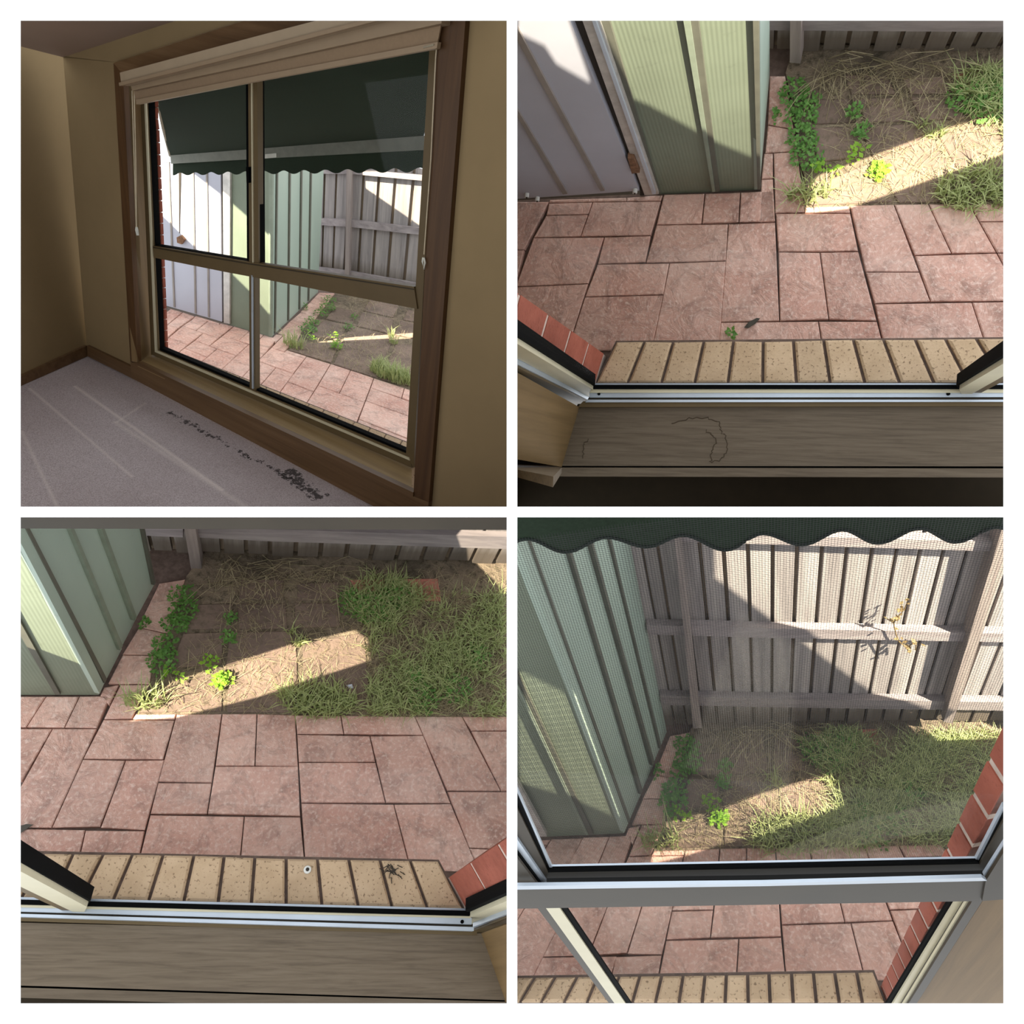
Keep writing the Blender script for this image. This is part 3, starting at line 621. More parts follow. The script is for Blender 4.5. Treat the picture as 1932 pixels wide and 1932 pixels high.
# ================================================================== bottom left: looking down, other half of the sill
def cell_bl():
    global CUR
    W = 'by the bottle cap bricks'
    CUR = c = Cell((500, 1890), 1.9, -1, -1, ((171, 1698), (879, 1716)))
    set_solid((378, 1050), (960, 1069), (186, 1311), (293, 1101), I3, 1.0, [(372, 1087)])
    build_ground(I3, BLS, [(-60,1250),(150,1250),(270,1080),(270,1000),(1010,1000),(1010,1700),(-60,1700)], W)
    fp = c.plane((40, 1311), (186, 1311)); sp = c.plane((186, 1311), (293, 1101))
    front = [('wall_sheet', [(-40,960),(-6,960),(186,1311),(-40,1311)], 'shed_green', 0), ('rib', [(-20,1100),(-8,1090),(114,1311),(104,1311)], 'shed_rib', .006)]
    side = [('wall_sheet', [(-12,948),(112,948),(230,1224),(186,1311)], 'shed_side', 0), ('wall_sheet', [(106,948),(178,948),(257,1167),(228,1224)], 'shed_side', -.002), ('wall_sheet', [(174,948),(260,948),(291,1103),(256,1168)], 'shed_side', 0),
            ('corner_flashing', [(8,965),(36,965),(196,1291),(188,1309)], 'shed_side', .008), ('rib', [(38,975),(45,975),(202,1281),(198,1289)], 'shed_rib', .010), ('rib', [(125,978),(132,978),(232,1218),(227,1227)], 'shed_flashing', .008), ('rib', [(185,980),(191,980),(258,1163),(254,1171)], 'shed_flashing', .008), ('rib', [(268,990),(272,990),(294,1101),(291,1104)], 'shed_rib', .008)]
    shed(fp, sp, front, [], side, W)
    g = [(480,1048),(515-6,1050),(557,1052),(603,1053),(651,1055),(698,1056),(746,1058),(793,1060),(840,1062),(886,1064),(930,1066),(975,1068)]
    fence((378, 1050), (960, 1069), [(250,1046),(290,1047),(330,1047),(378,1048),(420,1048),(465,1049)]+g[1:], (700, 960),
          [[(262,990),(345,994),(345,1014),(262,1010)], [(368,994),(490,998),(960,1013),(960,1036),(500,1021),(372,1014)]], [([(344,975),(366,975),(383,1090),(362,1083)], .06)], W)
    col = c.plane((846, 1656), (879, 1716), .3)
    root = empty('wall_right', col.A, 'red brick window reveal ' + W, None, None, 'structure')
    column_bricks(root, col, (846, 1656), (879, 1717), .3, .195, 4)
    J = [((-36,1603),(-95,1694)),((23,1605),(-27,1695)),((82,1607),(38,1696)),((138,1608),(98,1697)),((195,1609),(150,1698)),((250,1609),(212,1699)),((308,1610),(279,1701)),((366,1611),(346,1702)),((423,1613),(411,1704)),((481,1615),(474,1706)),((540,1617),(540,1707)),((599,1618),(608,1709)),((658,1619),(677,1711)),((717,1620),(741,1713)),((774,1621),(808,1714)),((828,1622),(877,1716))]
    sb = sill_bricks(J, .3, W)
    wp = c.plane((171, 1700), (879, 1718), .31)
    win = empty('window_3', wp.A, 'aluminium framed window ' + W, None, None, 'structure')
    def band(nm, y0, y1, x1, z, m):       # y0, y1: top and bottom rows at x=176 and x=879
        f = lambda yy, x: yy[0]+(yy[1]-yy[0])*(x-176)/(879-176)
        hstrip(nm, [(-40, f(y0, -40)), (x1, f(y0, x1)), (x1, f(y1, x1)), (-40, f(y1, -40))], z, m, win)
    band('frame_face', (1733,1755), (1742,1764), 900, .308, 'alu_bronze'); band('track_lip', (1728,1748.5), (1734,1756), 894, .324, 'alu_silver'); band('groove', (1723,1743), (1729,1750), 892, .312, 'alu_dark_shade')
    band('track', (1714,1731), (1724,1744), 890, .318, 'alu_silver'); band('sash_rail', (1709,1727), (1715,1732), 888, .322, 'alu_cream'); band('gasket', (1700.5,1718), (1710,1728), 886, .326, 'gasket'); band('glazing_bead', (1696,1714), (1701,1719), 880, .318, 'alu_silver')
    for nm, px, off, m in [('gasket', [(878,1717),(975,1676),(975,1693),(888,1730)], .004, 'gasket'), ('stile', [(887,1729),(975,1692),(975,1714),(890,1746)], .012, 'alu_cream'), ('groove', [(890,1745),(975,1713),(975,1719),(892,1750)], .008, 'alu_dark_shade'), ('stile_lip', [(892,1749),(975,1718),(975,1726),(893,1757)], .02, 'alu_silver'), ('stile_face', [(893,1756),(975,1725),(975,1738),(908,1762)], .024, 'alu_bronze')]:
        panel(nm, wp, px, m, win, off, .02)
    ms = empty('sash', wp.pt(160, 1710)); ms.parent = win; ms.location = Vector(ms['org'])-Vector(win['org'])
    for nm, px, off, m in [('sash_gasket', [(20,1616),(171,1699),(163,1712),(20,1635)], .010, 'gasket'), ('sash_stile', [(20,1634),(164,1711),(155,1729),(20,1664)], .018, 'alu_cream'), ('stile_return', [(20,1663),(156,1728),(150,1733),(20,1673)], .016, 'alu_bronze')]:
        panel(nm, wp, px, m, ms, off, .02)
    panel('transom', wp.shift(-.19), [(-20,950),(980,950),(980,1000),(500,998.5),(-20,997)], 'alu_dark_shade', win, 0, .02)  # transom shade painted in by the darker metal
    panel('pane', wp, [(-20,1690),(879,1717),(975,1676),(975,985),(-20,985)], 'glass', win, 0, .003)
    P = c.G(872, 1739, .3185); v, f = tube([P-c.up*.002, P+c.up*.0012], .0035, 10); link_mesh('drain_hole', v, f, 'gasket', win)
    s = hstrip('window_sill', [(-40,1739),(908,1761),(953,1887),(-40,1857)], .305, 'sill_timber', None, .02); tag(s, 'brown timber window sill in front of the bricks with the bottle cap', None, None, 'structure')
    hstrip('sill_nosing', [(-40,1861),(953,1890),(975,1912),(-40,1880)], .303, 'sill_timber', s, .03)
    hstrip('sill_gap', [(-40,1856),(953,1886),(953,1892),(-40,1862)], .29, 'gasket', s, .01)
    jp = c.plane((908, 1761), (953, 1887), .305)
    j = panel('jamb', jp, [(908,1761),(990,1732),(990,1915),(953,1890)], 'jamb_timber', None, 0, .02); tag(j, 'tan timber jamb at the end of the sill before the bottle cap bricks', None, None, 'structure')
    f = prism('floor', gpoly([(-40,1725),(975,1755),(975,1960),(-40,1960)], .12), .02, 'sill_shade'); tag(f, 'floor with painted dark shade below the sill nosing before the bottle cap bricks', None, None, 'structure')
    # bottle cap, paper scrap, cobweb smear
    P = c.G(580, 1641, .301); v, f = tube([P, P+c.up*.004, P+c.up*.005], [.0075, .007, .005], 14); o = link_mesh('bottle_cap', v, f, 'wheel_white'); tag(o, 'small white bottle cap lying on a buff sill brick', 'bottle cap')
    v, f = tube([P+c.up*.0048, P+c.up*.0056], .0035, 10); link_mesh('cap_print', v, f, 'gap_dark', o)
    V = [c.G(653,1293,.006), c.G(664,1291,.01), c.G(666,1299,.006), c.G(658,1298,.004)]; o = link_mesh('paper_scrap', *loft([V, [v+c.up*.002 for v in V]]), 'paper'); tag(o, 'white paper scrap on the earth ' + W, 'litter')
    V = [c.G(40,1558,.004), c.G(50,1555,.006), c.G(63,1556,.004), c.G(55,1561,.005), c.G(40,1571,.004), c.G(30,1574,.004), c.G(30,1565,.005)]; o = link_mesh('fallen_leaf', *loft([V, [v+c.up*.002 for v in V]]), 'leaf_dead'); tag(o, 'dark fallen leaf lying on the patio ' + W, 'leaf')
    V, Fc = [], []
    for _ in range(26):
        a = (random.gauss(738, 8), random.gauss(1640, 8)); P = c.G(*a, .302); q = (c.e1*random.uniform(-1, 1)-c.e2*random.uniform(0, 1)).normalized()
        v, f = tube([P, P+q*.012], .0009, 3); k = len(V); V += v; Fc += [[i+k for i in g] for g in f]
    o = link_mesh('cobweb_smear', V, Fc, 'gap_dark'); tag(o, 'dark cobweb smear on the buff bricks near the bottle cap', 'cobweb')
    fpl = c.plane((378, 1050), (960, 1069))
    sun(W, (-1.8, -2.6, .2), 190, [
        [fp.pt(x, y) for x, y in [(20,1010),(34,1036),(155,1254),(60,1219),(38,1186),(15,1150)]],
        [c.G(x, y) for x, y in [(246,1360),(334,1353),(490,1314),(697,1246),(692,1204),(668,1189),(551,1216),(426,1255),(322,1286),(285,1312)]],
        [fpl.pt(x, y, .02) for x, y in [(852,985),(990,985)]] + [c.G(x, y) for x, y in [(990,1130),(955,1117),(892,1059)]] + [fpl.pt(868, 1033, .02)]])
cell_bl()

# ================================================================== bottom right: through the fly screen
def cell_br():
    global CUR
    W = 'behind the fly screen'
    CUR = c = Cell((1450, 2310), 1.9, 1, -1, ((1190, 1888), (1690, 1884)))
    Q = {k: [ap(H_BLBR, p) for p in v] for k, v in UNION.items()}
    set_solid((1323, 1373), (1790, 1366), (1177, 1572), (1258, 1381), H_BLBR, 1.0, [(1316, 1374), (1788, 1364)])
    build_ground(H_BLBR, Q, [(930,1530),(1140,1530),(1235,1370),(1235,1320),(1950,1320),(1950,1900),(930,1900)], W)
    fp = c.plane((1030, 1578), (1177, 1572)); sp = c.plane((1177, 1572), (1258, 1381))
    front = [('wall_sheet', [(920,960),(945,960),(977,1045),(1177,1572),(1028,1579),(920,1400)], 'shed_green', 0), ('rib', [(965,1268),(975,1268),(1120,1574),(1109,1576)], 'shed_rib', .008), ('rib_edge', [(960,1268),(966,1268),(1110,1576),(1106,1576)], 'shed_flashing', .012),
             ('door_post', [(960,1462),(978,1478),(1032,1578),(1020,1579),(960,1510)], 'door_frame', .02)]
    side = [('wall_sheet', [(945,960),(1068,990),(1212,1492),(1177,1572)], 'shed_side', 0), ('wall_sheet', [(1062,990),(1112,990),(1234,1441),(1210,1494)], 'shed_side', -.002), ('wall_sheet', [(1108,990),(1182,990),(1258,1381),(1232,1442)], 'shed_side', 0),
            ('corner_flashing', [(957,970),(982,970),(1186,1552),(1178,1571)], 'shed_side', .008), ('rib', [(983,980),(988,980),(1189,1546),(1186,1553)], 'shed_rib', .010), ('rib', [(1059,990),(1064,990),(1213,1491),(1209,1499)], 'shed_rib', .008), ('rib', [(1106,990),(1110,990),(1235,1438),(1232,1445)], 'shed_rib', .008), ('rib', [(1144,990),(1147,990),(1248,1408),(1246,1413)], 'shed_rib', .006)]
    shed(fp, sp, front, [], side, W)
    g = [(1188,1060),(1216,1060),(1245,1060),(1285,1060),(1323,1060),(1367,1060),(1412,1060),(1458,1060),(1503,1060),(1549,1060),(1595,1060),(1642,1060),(1688,1060),(1731,1060),(1775,1060),(1819,1060),(1861,1060),(1905,1060),(1950,1060),(1995,1060),(2040,1060),(2085,1060),(2130,1060)]
    fpl, _ = fence((1323, 1373), (1790, 1366), g, (1600, 962),
          [[(1187,1008),(1279,1005),(1960,1025),(1960,1043),(1279,1022),(1191,1026)], [(1220,1180),(1298,1181),(1430,1185),(1960,1197),(1960,1213),(1430,1203),(1301,1199),(1224,1197)], [(1246,1313),(1440,1318),(1960,1326),(1960,1342),(1440,1334),(1250,1330)]],
          [([(1270,985),(1281,985),(1324,1374),(1308,1374)], .06), ([(1890,1000),(1918,1000),(1797,1365),(1780,1362)], .06)], W)
    # dry vine hanging on the fence
    V, Fc = [], []
    for path in ([(1714,1130),(1706,1150),(1695,1163),(1686,1175),(1690,1195),(1696,1210),(1710,1222),(1722,1214),(1729,1212)], [(1686,1175),(1668,1164)], [(1710,1222),(1716,1232)], [(1729,1212),(1727,1226)]):
        v, f = tube([fpl.pt(x, y, .026+random.uniform(0, .006)) for x, y in path], .0014, 5); k = len(V); V += v; Fc += [[i+k for i in q] for q in f]
    o = link_mesh('dry_vine', V, Fc, 'vine_dry'); tag(o, 'withered vine hanging over the middle fence rail', 'vine')
    for x, y in ((1714,1136),(1705,1152),(1694,1165),(1688,1178),(1697,1208),(1729,1213),(1715,1228)):
        P = fpl.pt(x, y, .03); v, f = leaves(P, .010, 3, .013, .010); link_mesh('dry_leaf', v, f, 'vine_dry', o)
    col = c.plane((1663, 1858), (1676, 1889), .3)
    root = empty('wall_right', col.A, 'red brick window reveal ' + W, None, None, 'structure')
    column_bricks(root, col, (1663, 1858), (1676, 1889), .3-.075*2, .0745, 15)
    J = []
    for a, b in [(-60,-190),(20,-120),(160,30),(320,195),(490,375),(650,555),(815,735),(975,910),(1145,1090),(1310,1275),(1480,1455),(1645,1635),(1810,1815)]:
        xa, xb = 970+a*.2433, 970+b*.2433; ya = 1841-6*(xa-977)/462
        J.append(((xa, ya), (xb, 1893)))
    for a, b in [(85,95),(260,275),(430,455),(595,635),(765,815),(900,1000)]: J.append(((1430+a*.2433, 1834-4*a/900), (1430+b*.2433, 1893)))
    sill_bricks(J, .3, W)
    wp = c.plane((1190, 1890), (1690, 1886), .31)
    win = empty('window_4', wp.A, 'aluminium window with a fly screen behind its upper sash', None, None, 'structure')
    P = lambda nm, px, off, m, par=win: panel(nm, wp, px, m, par, off, .003)
    tr = P('transom', [(940,1678),(1440,1670),(1858,1661),(1960,1650),(1960,1692),(1853,1700),(1440,1707),(940,1715)], .060, 'alu_dark_shade')  # backlit shade of the frame members painted in by the darker metal
    P('transom_lip', [(940,1672),(1440,1667),(1853,1656),(1862,1662),(1440,1672),(940,1679)], .064, 'alu_silver', tr)
    P('transom_groove', [(1020,1653),(1440,1648),(1852,1640),(1862,1660),(1440,1669),(1020,1674)], .030, 'gasket', tr)
    sash = empty('sash', wp.pt(1040, 1640)); sash.parent = win; sash.location = Vector(sash['org'])-Vector(win['org'])
    P('sash_rail', [(1028,1645),(1440,1638),(1848,1629),(1856,1642),(1440,1651),(1028,1657)], .045, 'alu_dark_shade', sash); P('sash_gasket', [(1035,1641),(1440,1634),(1846,1626),(1849,1630),(1440,1639),(1033,1646)], .046, 'gasket', sash); P('glazing_bead', [(1040,1637),(1440,1630),(1842,1622),(1847,1627),(1440,1636),(1036,1643)], .044, 'alu_silver', sash)
    P('glazing_bead', [(955,1456),(958,1450),(1042,1637),(1036,1643)], .044, 'alu_silver', sash); P('sash_gasket', [(950,1480),(957,1455),(1038,1642),(1033,1648)], .045, 'gasket', sash); P('sash_stile', [(950,1545),(954,1480),(1034,1646),(1030,1665)], .047, 'alu_dark_shade', sash)
    P('stile_lip', [(950,1575),(950,1546),(1031,1664),(1024,1676)], .05, 'alu_silver'); P('stile_gasket', [(950,1590),(950,1572),(1026,1674),(1020,1678)], .052, 'gasket'); P('frame_stile', [(940,1588),(952,1588),(1021,1678),(940,1680)], .056, 'alu_dark_shade')
    P('glazing_bead', [(1840,1624),(1910,1488),(1915,1500),(1848,1629)], .044, 'alu_silver', sash); P('sash_gasket', [(1846,1628),(1912,1496),(1915,1512),(1850,1634)], .045, 'gasket', sash); P('sash_stile', [(1848,1632),(1915,1510),(1915,1558),(1857,1650)], .047, 'alu_dark_shade', sash)
    P('stile_lip', [(1856,1652),(1915,1560),(1915,1575),(1862,1663)], .058, 'alu_silver'); P('frame_stile', [(1860,1662),(1915,1574),(1915,1632),(1853,1700)], .062, 'alu_dark_shade')
    P('mullion_return', [(1013,1712),(1030,1712),(1170,1905),(1158,1905)], .03, 'alu_dark_shade'); P('mullion', [(1029,1712),(1055,1712),(1188,1905),(1168,1905)], .032, 'alu_cream'); P('gasket', [(1053,1712),(1068,1712),(1199,1905),(1186,1905)], .030, 'gasket')
    P('gasket', [(1791,1699),(1806,1699),(1679,1905),(1665,1905)], .030, 'gasket'); P('stile', [(1805,1699),(1822,1699),(1695,1905),(1678,1905)], .034, 'alu_cream'); P('groove', [(1821,1699),(1826,1699),(1699,1905),(1694,1905)], .036, 'alu_dark_shade'); P('stile', [(1825,1699),(1836,1699),(1708,1905),(1698,1905)], .040, 'alu_cream'); P('stile_face', [(1835,1699),(1856,1696),(1722,1905),(1707,1905)], .044, 'alu_dark_shade')
    panel('pane', wp, [(1040,1640),(1842,1626),(1915,1480),(1915,985),(955,985),(955,1440)], 'glass', win, .040, .003)
    panel('pane', wp, [(955,1712),(1860,1696),(1700,1905),(955,1905)], 'glass', win, .0, .003)
    # fly screen of the left half: woven wires on the outside of the upper sash
    so = -.24; lo = wp.uz(wp.pt(1400, 1650, so))[1]; top = wp.uz(wp.pt(1300, 970, so))[1]
    u0, u1 = wp.uz(wp.pt(970, 1640, so))[0], wp.uz(wp.pt(1850, 1640, so))[0]
    V, Fc = [], []
    step = (wp.pt(1434.8, 1250, so)-wp.pt(1430, 1250, so)).length; N = int((u1-u0)/step); M = int((top-lo)/step)
    for i in range(N+1):
        u = u0+step*i; v, f = tube([wp.at(u, lo, so), wp.at(u, top, so)], .00022, 3); k = len(V); V += v; Fc += [[j+k for j in q] for q in f]
    for i in range(M):
        z = lo+step*i; v, f = tube([wp.at(u0, z, so), wp.at(u1, z, so)], .00022, 3); k = len(V); V += v; Fc += [[j+k for j in q] for q in f]
    sc = link_mesh('fly_screen', V, Fc, 'screen_wire', win); tag(sc, 'grey woven insect mesh', None, None, 'stuff')
    jp = Plane(c, wp.pt(1853, 1700, .05), wp.pt(1853, 1700, .05)+wp.n*.3+c.e1*.10)
    j = panel('jamb', wp, [(1722,1905),(1856,1697),(1915,1630),(1960,1640),(1960,1960),(1722,1960)], 'jamb_timber', None, .03, .02); tag(j, 'tan timber jamb beside the fly screen window', None, None, 'structure')
    # awning valance
    ap_ = Plane(c, c.G(1100, 1640), c.G(1700, 1630))
    aw = empty('awning', ap_.pt(1430, 985), 'dark green scalloped canvas awning above the fly screen', 'awning')
    cr = [(950,1030),(993,1017),(1067,1042),(1145,1014),(1220,1032),(1289,1010),(1369,1038),(1440,1007),(1513,1028),(1590,1000),(1656,1025),(1736,997),(1802,1023),(1882,995),(1950,1022)]
    scallops(ap_, ((950, 940), (1950, 940)), cr, 'valance', 'awning_cloth', aw, 0, .004, .0022)
    sun(W, (2.3, -2.6, 1.2), 290, [
        [fp.pt(x, y) for x, y in [(979,1264),(991,1270),(1080,1314),(1165,1543),(1082,1507),(980,1476)]],
        [c.G(x, y) for x, y in [(1228,1631),(1300,1612),(1440,1568),(1566,1521),(1563,1479),(1552,1462),(1430,1498),(1359,1525),(1257,1552),(1238,1585)]],
        [fpl.pt(x, y) for x, y in [(1349,1090),(1347,1030),(1400,985),(1925,985),(1925,1200)]] + [c.G(x, y) for x, y in [(1925,1392),(1749,1399),(1702,1354)]] + [fpl.pt(x, y) for x, y in [(1667,1322),(1576,1257),(1503,1204),(1430,1150)]]])
    q = [Vector(v) for v in ((.03, -.06, -.63), (1.5, -.06, -.63), (1.5, .726, -1.4), (.03, .726, -1.4))]  # added unseen panel to cut light on the fly screen window's inside
    o = link_mesh('shade_panel', *loft([q, [p+Vector((0, -.02, -.02)) for p in q]]), 'wall_paint', clip=False); tag(o, 'added beige panel keeping light off the fly screen window', None, None, 'structure')
cell_br()

# ================================================================== top left: the room with the raised blind
def cell_tl():
    global CUR
    W = 'past the raised blind'; FZ = .12
    CUR = c = Cell((530, 3100), 1.32, -1, 1, ((165, 670), (702, 952)))
    Q = {k: [ap(H_BLTL, p) for p in v] for k, v in UNION.items()}
    set_solid(ap(H_BLTL, (378, 1052)), ap(H_BLTL, (960, 1070)), (512, 636), (599, 551), H_BLTL, 1.2, [(654, 545)])
    build_ground(H_BLTL, Q, [(270,540),(420,580),(490,610),(585,535),(590,515),(900,555),(900,950),(777,905),(270,700)], W, sc=1.2)
    wl = c.plane((165, 670), (702, 952), FZ); lf = c.plane((165, 670), (40, 725), FZ)
    fl = prism('floor', gpoly([(163,668),(790,998),(700,1010),(-60,1010),(-60,768)], FZ), .03, 'carpet'); tag(fl, 'beige carpet with vacuum tracks and black mould spots', None, None, 'structure')
    C0 = wl.pt(119, 108); A0 = wl.pt(900, -145); B0 = lf.pt(119, 108); B0 = B0+(lf.pt(40, 88)-B0)*9; nn = (A0-C0).cross(B0-C0).normalized(); cz = c.z(C0)
    if nn.dot(C0) < 0: nn = -nn
    q = [C0, A0, A0+B0-C0, B0]
    ce = link_mesh('ceiling', *loft([q, [p+nn*.03 for p in q]]), 'ceiling_paint'); tag(ce, 'off-white ceiling of the room with the blind', None, None, 'structure')
    ww = panel('wall_back', wl, [(119,106),(216,117),(252,720),(165,674)], 'wall_paint', None, 0, .05); tag(ww, 'beige painted wall around the blind window', None, None, 'structure')
    panel('wall_above', wl, [(119,108),(420,0),(900,-140),(900,-70),(458,38),(216,118)], 'wall_paint', ww, 0, .05)
    panel('wall_beside', wl, [(872,10),(1000,0),(1000,1060),(800,965)], 'wall_paint', ww, 0, .05)
    lw = panel('wall_left', lf, [(166,674),(119,106),(-900,-152),(-900,1142)], 'wall_paint', None, 0, .03); tag(lw, 'beige painted side wall of the room with the blind', None, None, 'structure')
    b = panel('baseboard_back', wl, [(164,652),(252,694),(252,715),(165,672)], 'casing_timber_across', None, .010, .010); tag(b, 'brown skirting board left of the window casing', None, None, 'structure')
    b = panel('baseboard_left', lf, [(164,652),(-80,766),(-80,782),(165,672)], 'casing_timber_across', None, .010, .010); tag(b, 'brown skirting board along the side wall', None, None, 'structure')
    cs = empty('trim_2', wl.A, 'brown timber window casing in the room with the blind', None, None, 'structure')
    panel('casing_side', wl, [(214,119),(232,141),(259,684),(246,682)], 'casing_timber', cs, .016, .016); panel('casing_head', wl, [(214,119),(458,40),(620,-13),(920,-110),(920,-55),(232,141)], 'casing_timber_across', cs, .016, .016)
    panel('casing_side', wl, [(828,0),(881,0),(809,948),(780,935)], 'casing_timber', cs, .016, .016); panel('apron', wl, [(246,682),(780,936),(809,948),(800,1010),(702,954),(248,713)], 'casing_timber_across', cs, .016, .016)
    zs = c.z(wl.pt(259, 683, .016))
    hstrip('sill_board', [(259,685),(777,929),(777,880),(284,668)], zs, 'jamb_across', cs, .012)
    panel('sill_nosing', wl, [(247,684),(779,937),(779,929),(259,684)], 'casing_timber_across', cs, .022, .02)
    jp = c.plane((259, 684), (285, 669), zs); panel('jamb', jp, [(231,120),(259,684),(286,669),(268,120)], 'jamb_timber', cs, 0, .02)
    fr = Plane(c, c.G(286, 669, zs), c.G(777, 882, zs))
    win = empty('window_1', fr.A, 'four-pane bronze aluminium window below the raised blind', None, None, 'structure')
    P = lambda nm, px, off, m: panel(nm, fr, px, m, win, off, .02)
    P('bottom_rail', [(285,669),(778,883),(768,857),(297,660)], .010, 'alu_bronze'); P('bottom_bead', [(292,664),(773,869),(771,864),(295,661)], .014, 'alu_cream'); P('stile', [(262,120),(274,120),(300,661),(285,669)], .010, 'alu_bronze'); P('stile_bead', [(269,120),(272,120),(296,663),(292,664)], .014, 'alu_cream')
    P('stile', [(812,60),(826,50),(780,883),(766,857)], .010, 'alu_bronze'); P('transom', [(288,464),(470,494),(490,497),(781,541),(787,583),(499,527),(419,512),(290,486)], .016, 'alu_bronze'); P('transom_line', [(289,466),(470,497),(490,500),(780,545),(780,547),(490,502),(470,499),(289,468)], .018, 'alu_dark_shade')
    P('mullion', [(468,120),(485,120),(488,498),(470,495)], .012, 'alu_bronze'); P('mullion_bead', [(473,120),(475,120),(478,497),(476,496)], .016, 'alu_cream'); P('mullion', [(470,519),(481,522),(482,737),(471,732)], .012, 'alu_bronze'); P('mullion_bead', [(474,519),(477,520),(478,734),(475,733)], .016, 'alu_silver')
    for px in ([(274,120),(278,120),(302,661),(298,660)], [(300,655),(471,727),(471,732),(299,661)], [(481,732),(768,851),(767,858),(481,737)], [(783,585),(787,585),(771,852),(766,857)], [(464,160),(468,160),(470,494),(466,494)], [(485,150),(488,150),(491,497),(488,497)], [(289,461),(470,491),(470,494),(289,465)]): P('gasket', px, .006, 'gasket')
    P('latch', [(464,315),(469,315),(469,345),(465,345)], .022, 'gasket')
    for px in ([(276,120),(468,120),(470,494),(289,465)], [(485,120),(815,60),(780,541),(489,497)], [(290,486),(470,519),(471,732),(299,661)], [(481,522),(787,583),(767,857),(481,737)]): panel('pane', fr, px, 'glass', win, .002, .003)
    # blind
    bl = empty('roller_blind', wl.pt(240, 160), 'cream roller blind rolled up at the window head', 'blind')
    panel('head_rail', wl, [(226,137),(500,64),(900,-40),(900,-12),(500,93),(229,161)], 'blind_rail', bl, .075, .06); panel('rail_lip', wl, [(224,156),(500,86),(900,-18),(900,-10),(500,94),(225,162)], 'blind_bar', bl, .082, .01)
    panel('roll', wl, [(246,158),(500,92),(835,10),(833,44),(500,117),(249,171)], 'blind_bar', bl, .045, .04); panel('fabric', wl, [(252,170),(500,114),(833,40),(825,82),(490,144),(256,190)], 'blind_fabric', bl, .03, .004)
    panel('bottom_bar', wl, [(256,188),(490,142),(826,79),(824,91),(490,152),(257,197)], 'blind_bar', bl, .036, .012); panel('bar_label', wl, [(798,88),(818,83),(818,86),(798,91)], 'label_grey', bl, .038, .003)
    v, f = tube([wl.pt(x, y, .02) for x, y in ((253,170),(256,300),(257.5,430))], .0016, 6); o = link_mesh('pull_cord', v, f, 'cord', bl)
    v, f = tube([wl.pt(x, y, .02) for x, y in ((249,171),(253,300),(257,430))], .0014, 6); link_mesh('cord_strand', v, f, 'cord', o)
    v, f = tube([wl.pt(x, y, .02) for x, y in ((257.5,428),(258,434),(260,444))], [.003, .005, .004], 8); link_mesh('tassel', v, f, 'label_white', o)
    v, f = tube([wl.pt(x, y, .02) for x, y in ((830,20),(822,110),(813,300),(800,480))], .0014, 6); o = link_mesh('bead_chain', v, f, 'cord', bl)
    v, f = tube([wl.pt(x, y, .022) for x, y in ((798,486),(797,494),(800,508),(802,496),(800,486))], .0022, 6); link_mesh('chain_clip', v, f, 'label_white', o)
    # outside: brick reveal, sill bricks
    rp = fr.shift(-.09); root = empty('wall_outside', rp.pt(300, 660), 'red brick reveal outside the blind window', None, None, 'structure')
    ys = [120,142,163,183,203,224.6,245,269,292,313,336.5,358,379,401,421.7,443.6,465,485,504.6,525,543.5,564,583.7,603,623.8,645,664,684]
    R = lambda y: (293.5 if y < 225 else 295+(y-225)*(313-295)/430.0); Lx = lambda y: 262+(y-120)*.06
    panel('mortar', rp, [(Lx(120),120),(R(120)-1,120),(R(225)-1,225),(R(684)-1,684),(Lx(684),684)], 'mortar', root, -.004, .008)
    for a, b in zip(ys[:-1], ys[1:]):
        panel('brick', rp, [(Lx(a),a+2),(R(a),a+.7),(R(b),b-.9),(Lx(b),b+.5)], 'red_brick', root, 0, .010)
    J = []
    for i in range(-1, 22):
        x = 313+i*21.5+i*i*.28; y = 655+(x-313)*.392; J.append(((x, y), (x-13-i*.35, y+24+i*.45)))
    sill_bricks(J, .20, W, h=.14, ch=.003, gap=.002)
    # shed
    fp = c.plane((361, 593), (512, 636)); sp = c.plane((512, 636), (599, 551)); tp = lambda x: 303
    front = [('wall_sheet', [(432,296),(514,292),(512,636),(431,612)], 'shed_green', 0), ('corner_flashing', [(507,292),(514,292),(512,636),(507,635)], 'shed_flashing', .006), ('rib', [(470,296),(476,296),(476,625),(471,624)], 'shed_rib', .006),
             ('door_post', [(420,300),(434,300),(433,611),(422,609)], 'door_frame', .012), ('post_groove', [(414,300),(421,300),(423,609),(418,608)], 'gap_dark', .004)]
    door = [('door', [(262,306),(416,306),(419,607),(262,562)], 'door_white', .012)] + [('rib', [(a,306),(a+3,306),(b+3,d),(b,d-1)], 'door_rib', .016) for a, b, d in ((316,327,580),(362,367,592),(388,392,599))] + \
           [('gap', [(337,306),(342,306),(339,440),(338,440)], 'gap_dark', .014), ('bottom_rail', [(262,556),(419,600),(419,608),(262,564)], 'shed_rib', .008), ('handle', [(333,448),(341,444),(348,452),(342,461),(334,458)], 'rust', .03)]
    side = [('wall_sheet', [(514,292),(612,292),(600,551),(512,636)], 'shed_side', 0)] + [('rib', [(a,300),(a+2.5,300),(b+2,d-2),(b,d)], 'shed_rib', .006) for a, b, d in ((523,519,630),(547,544,605),(569,565,584),(587,582,568))]
    shed(fp, sp, front, door, side, W)
    fb0, fb1 = ap(H_BLTL, (378, 1052)), ap(H_BLTL, (960, 1070))
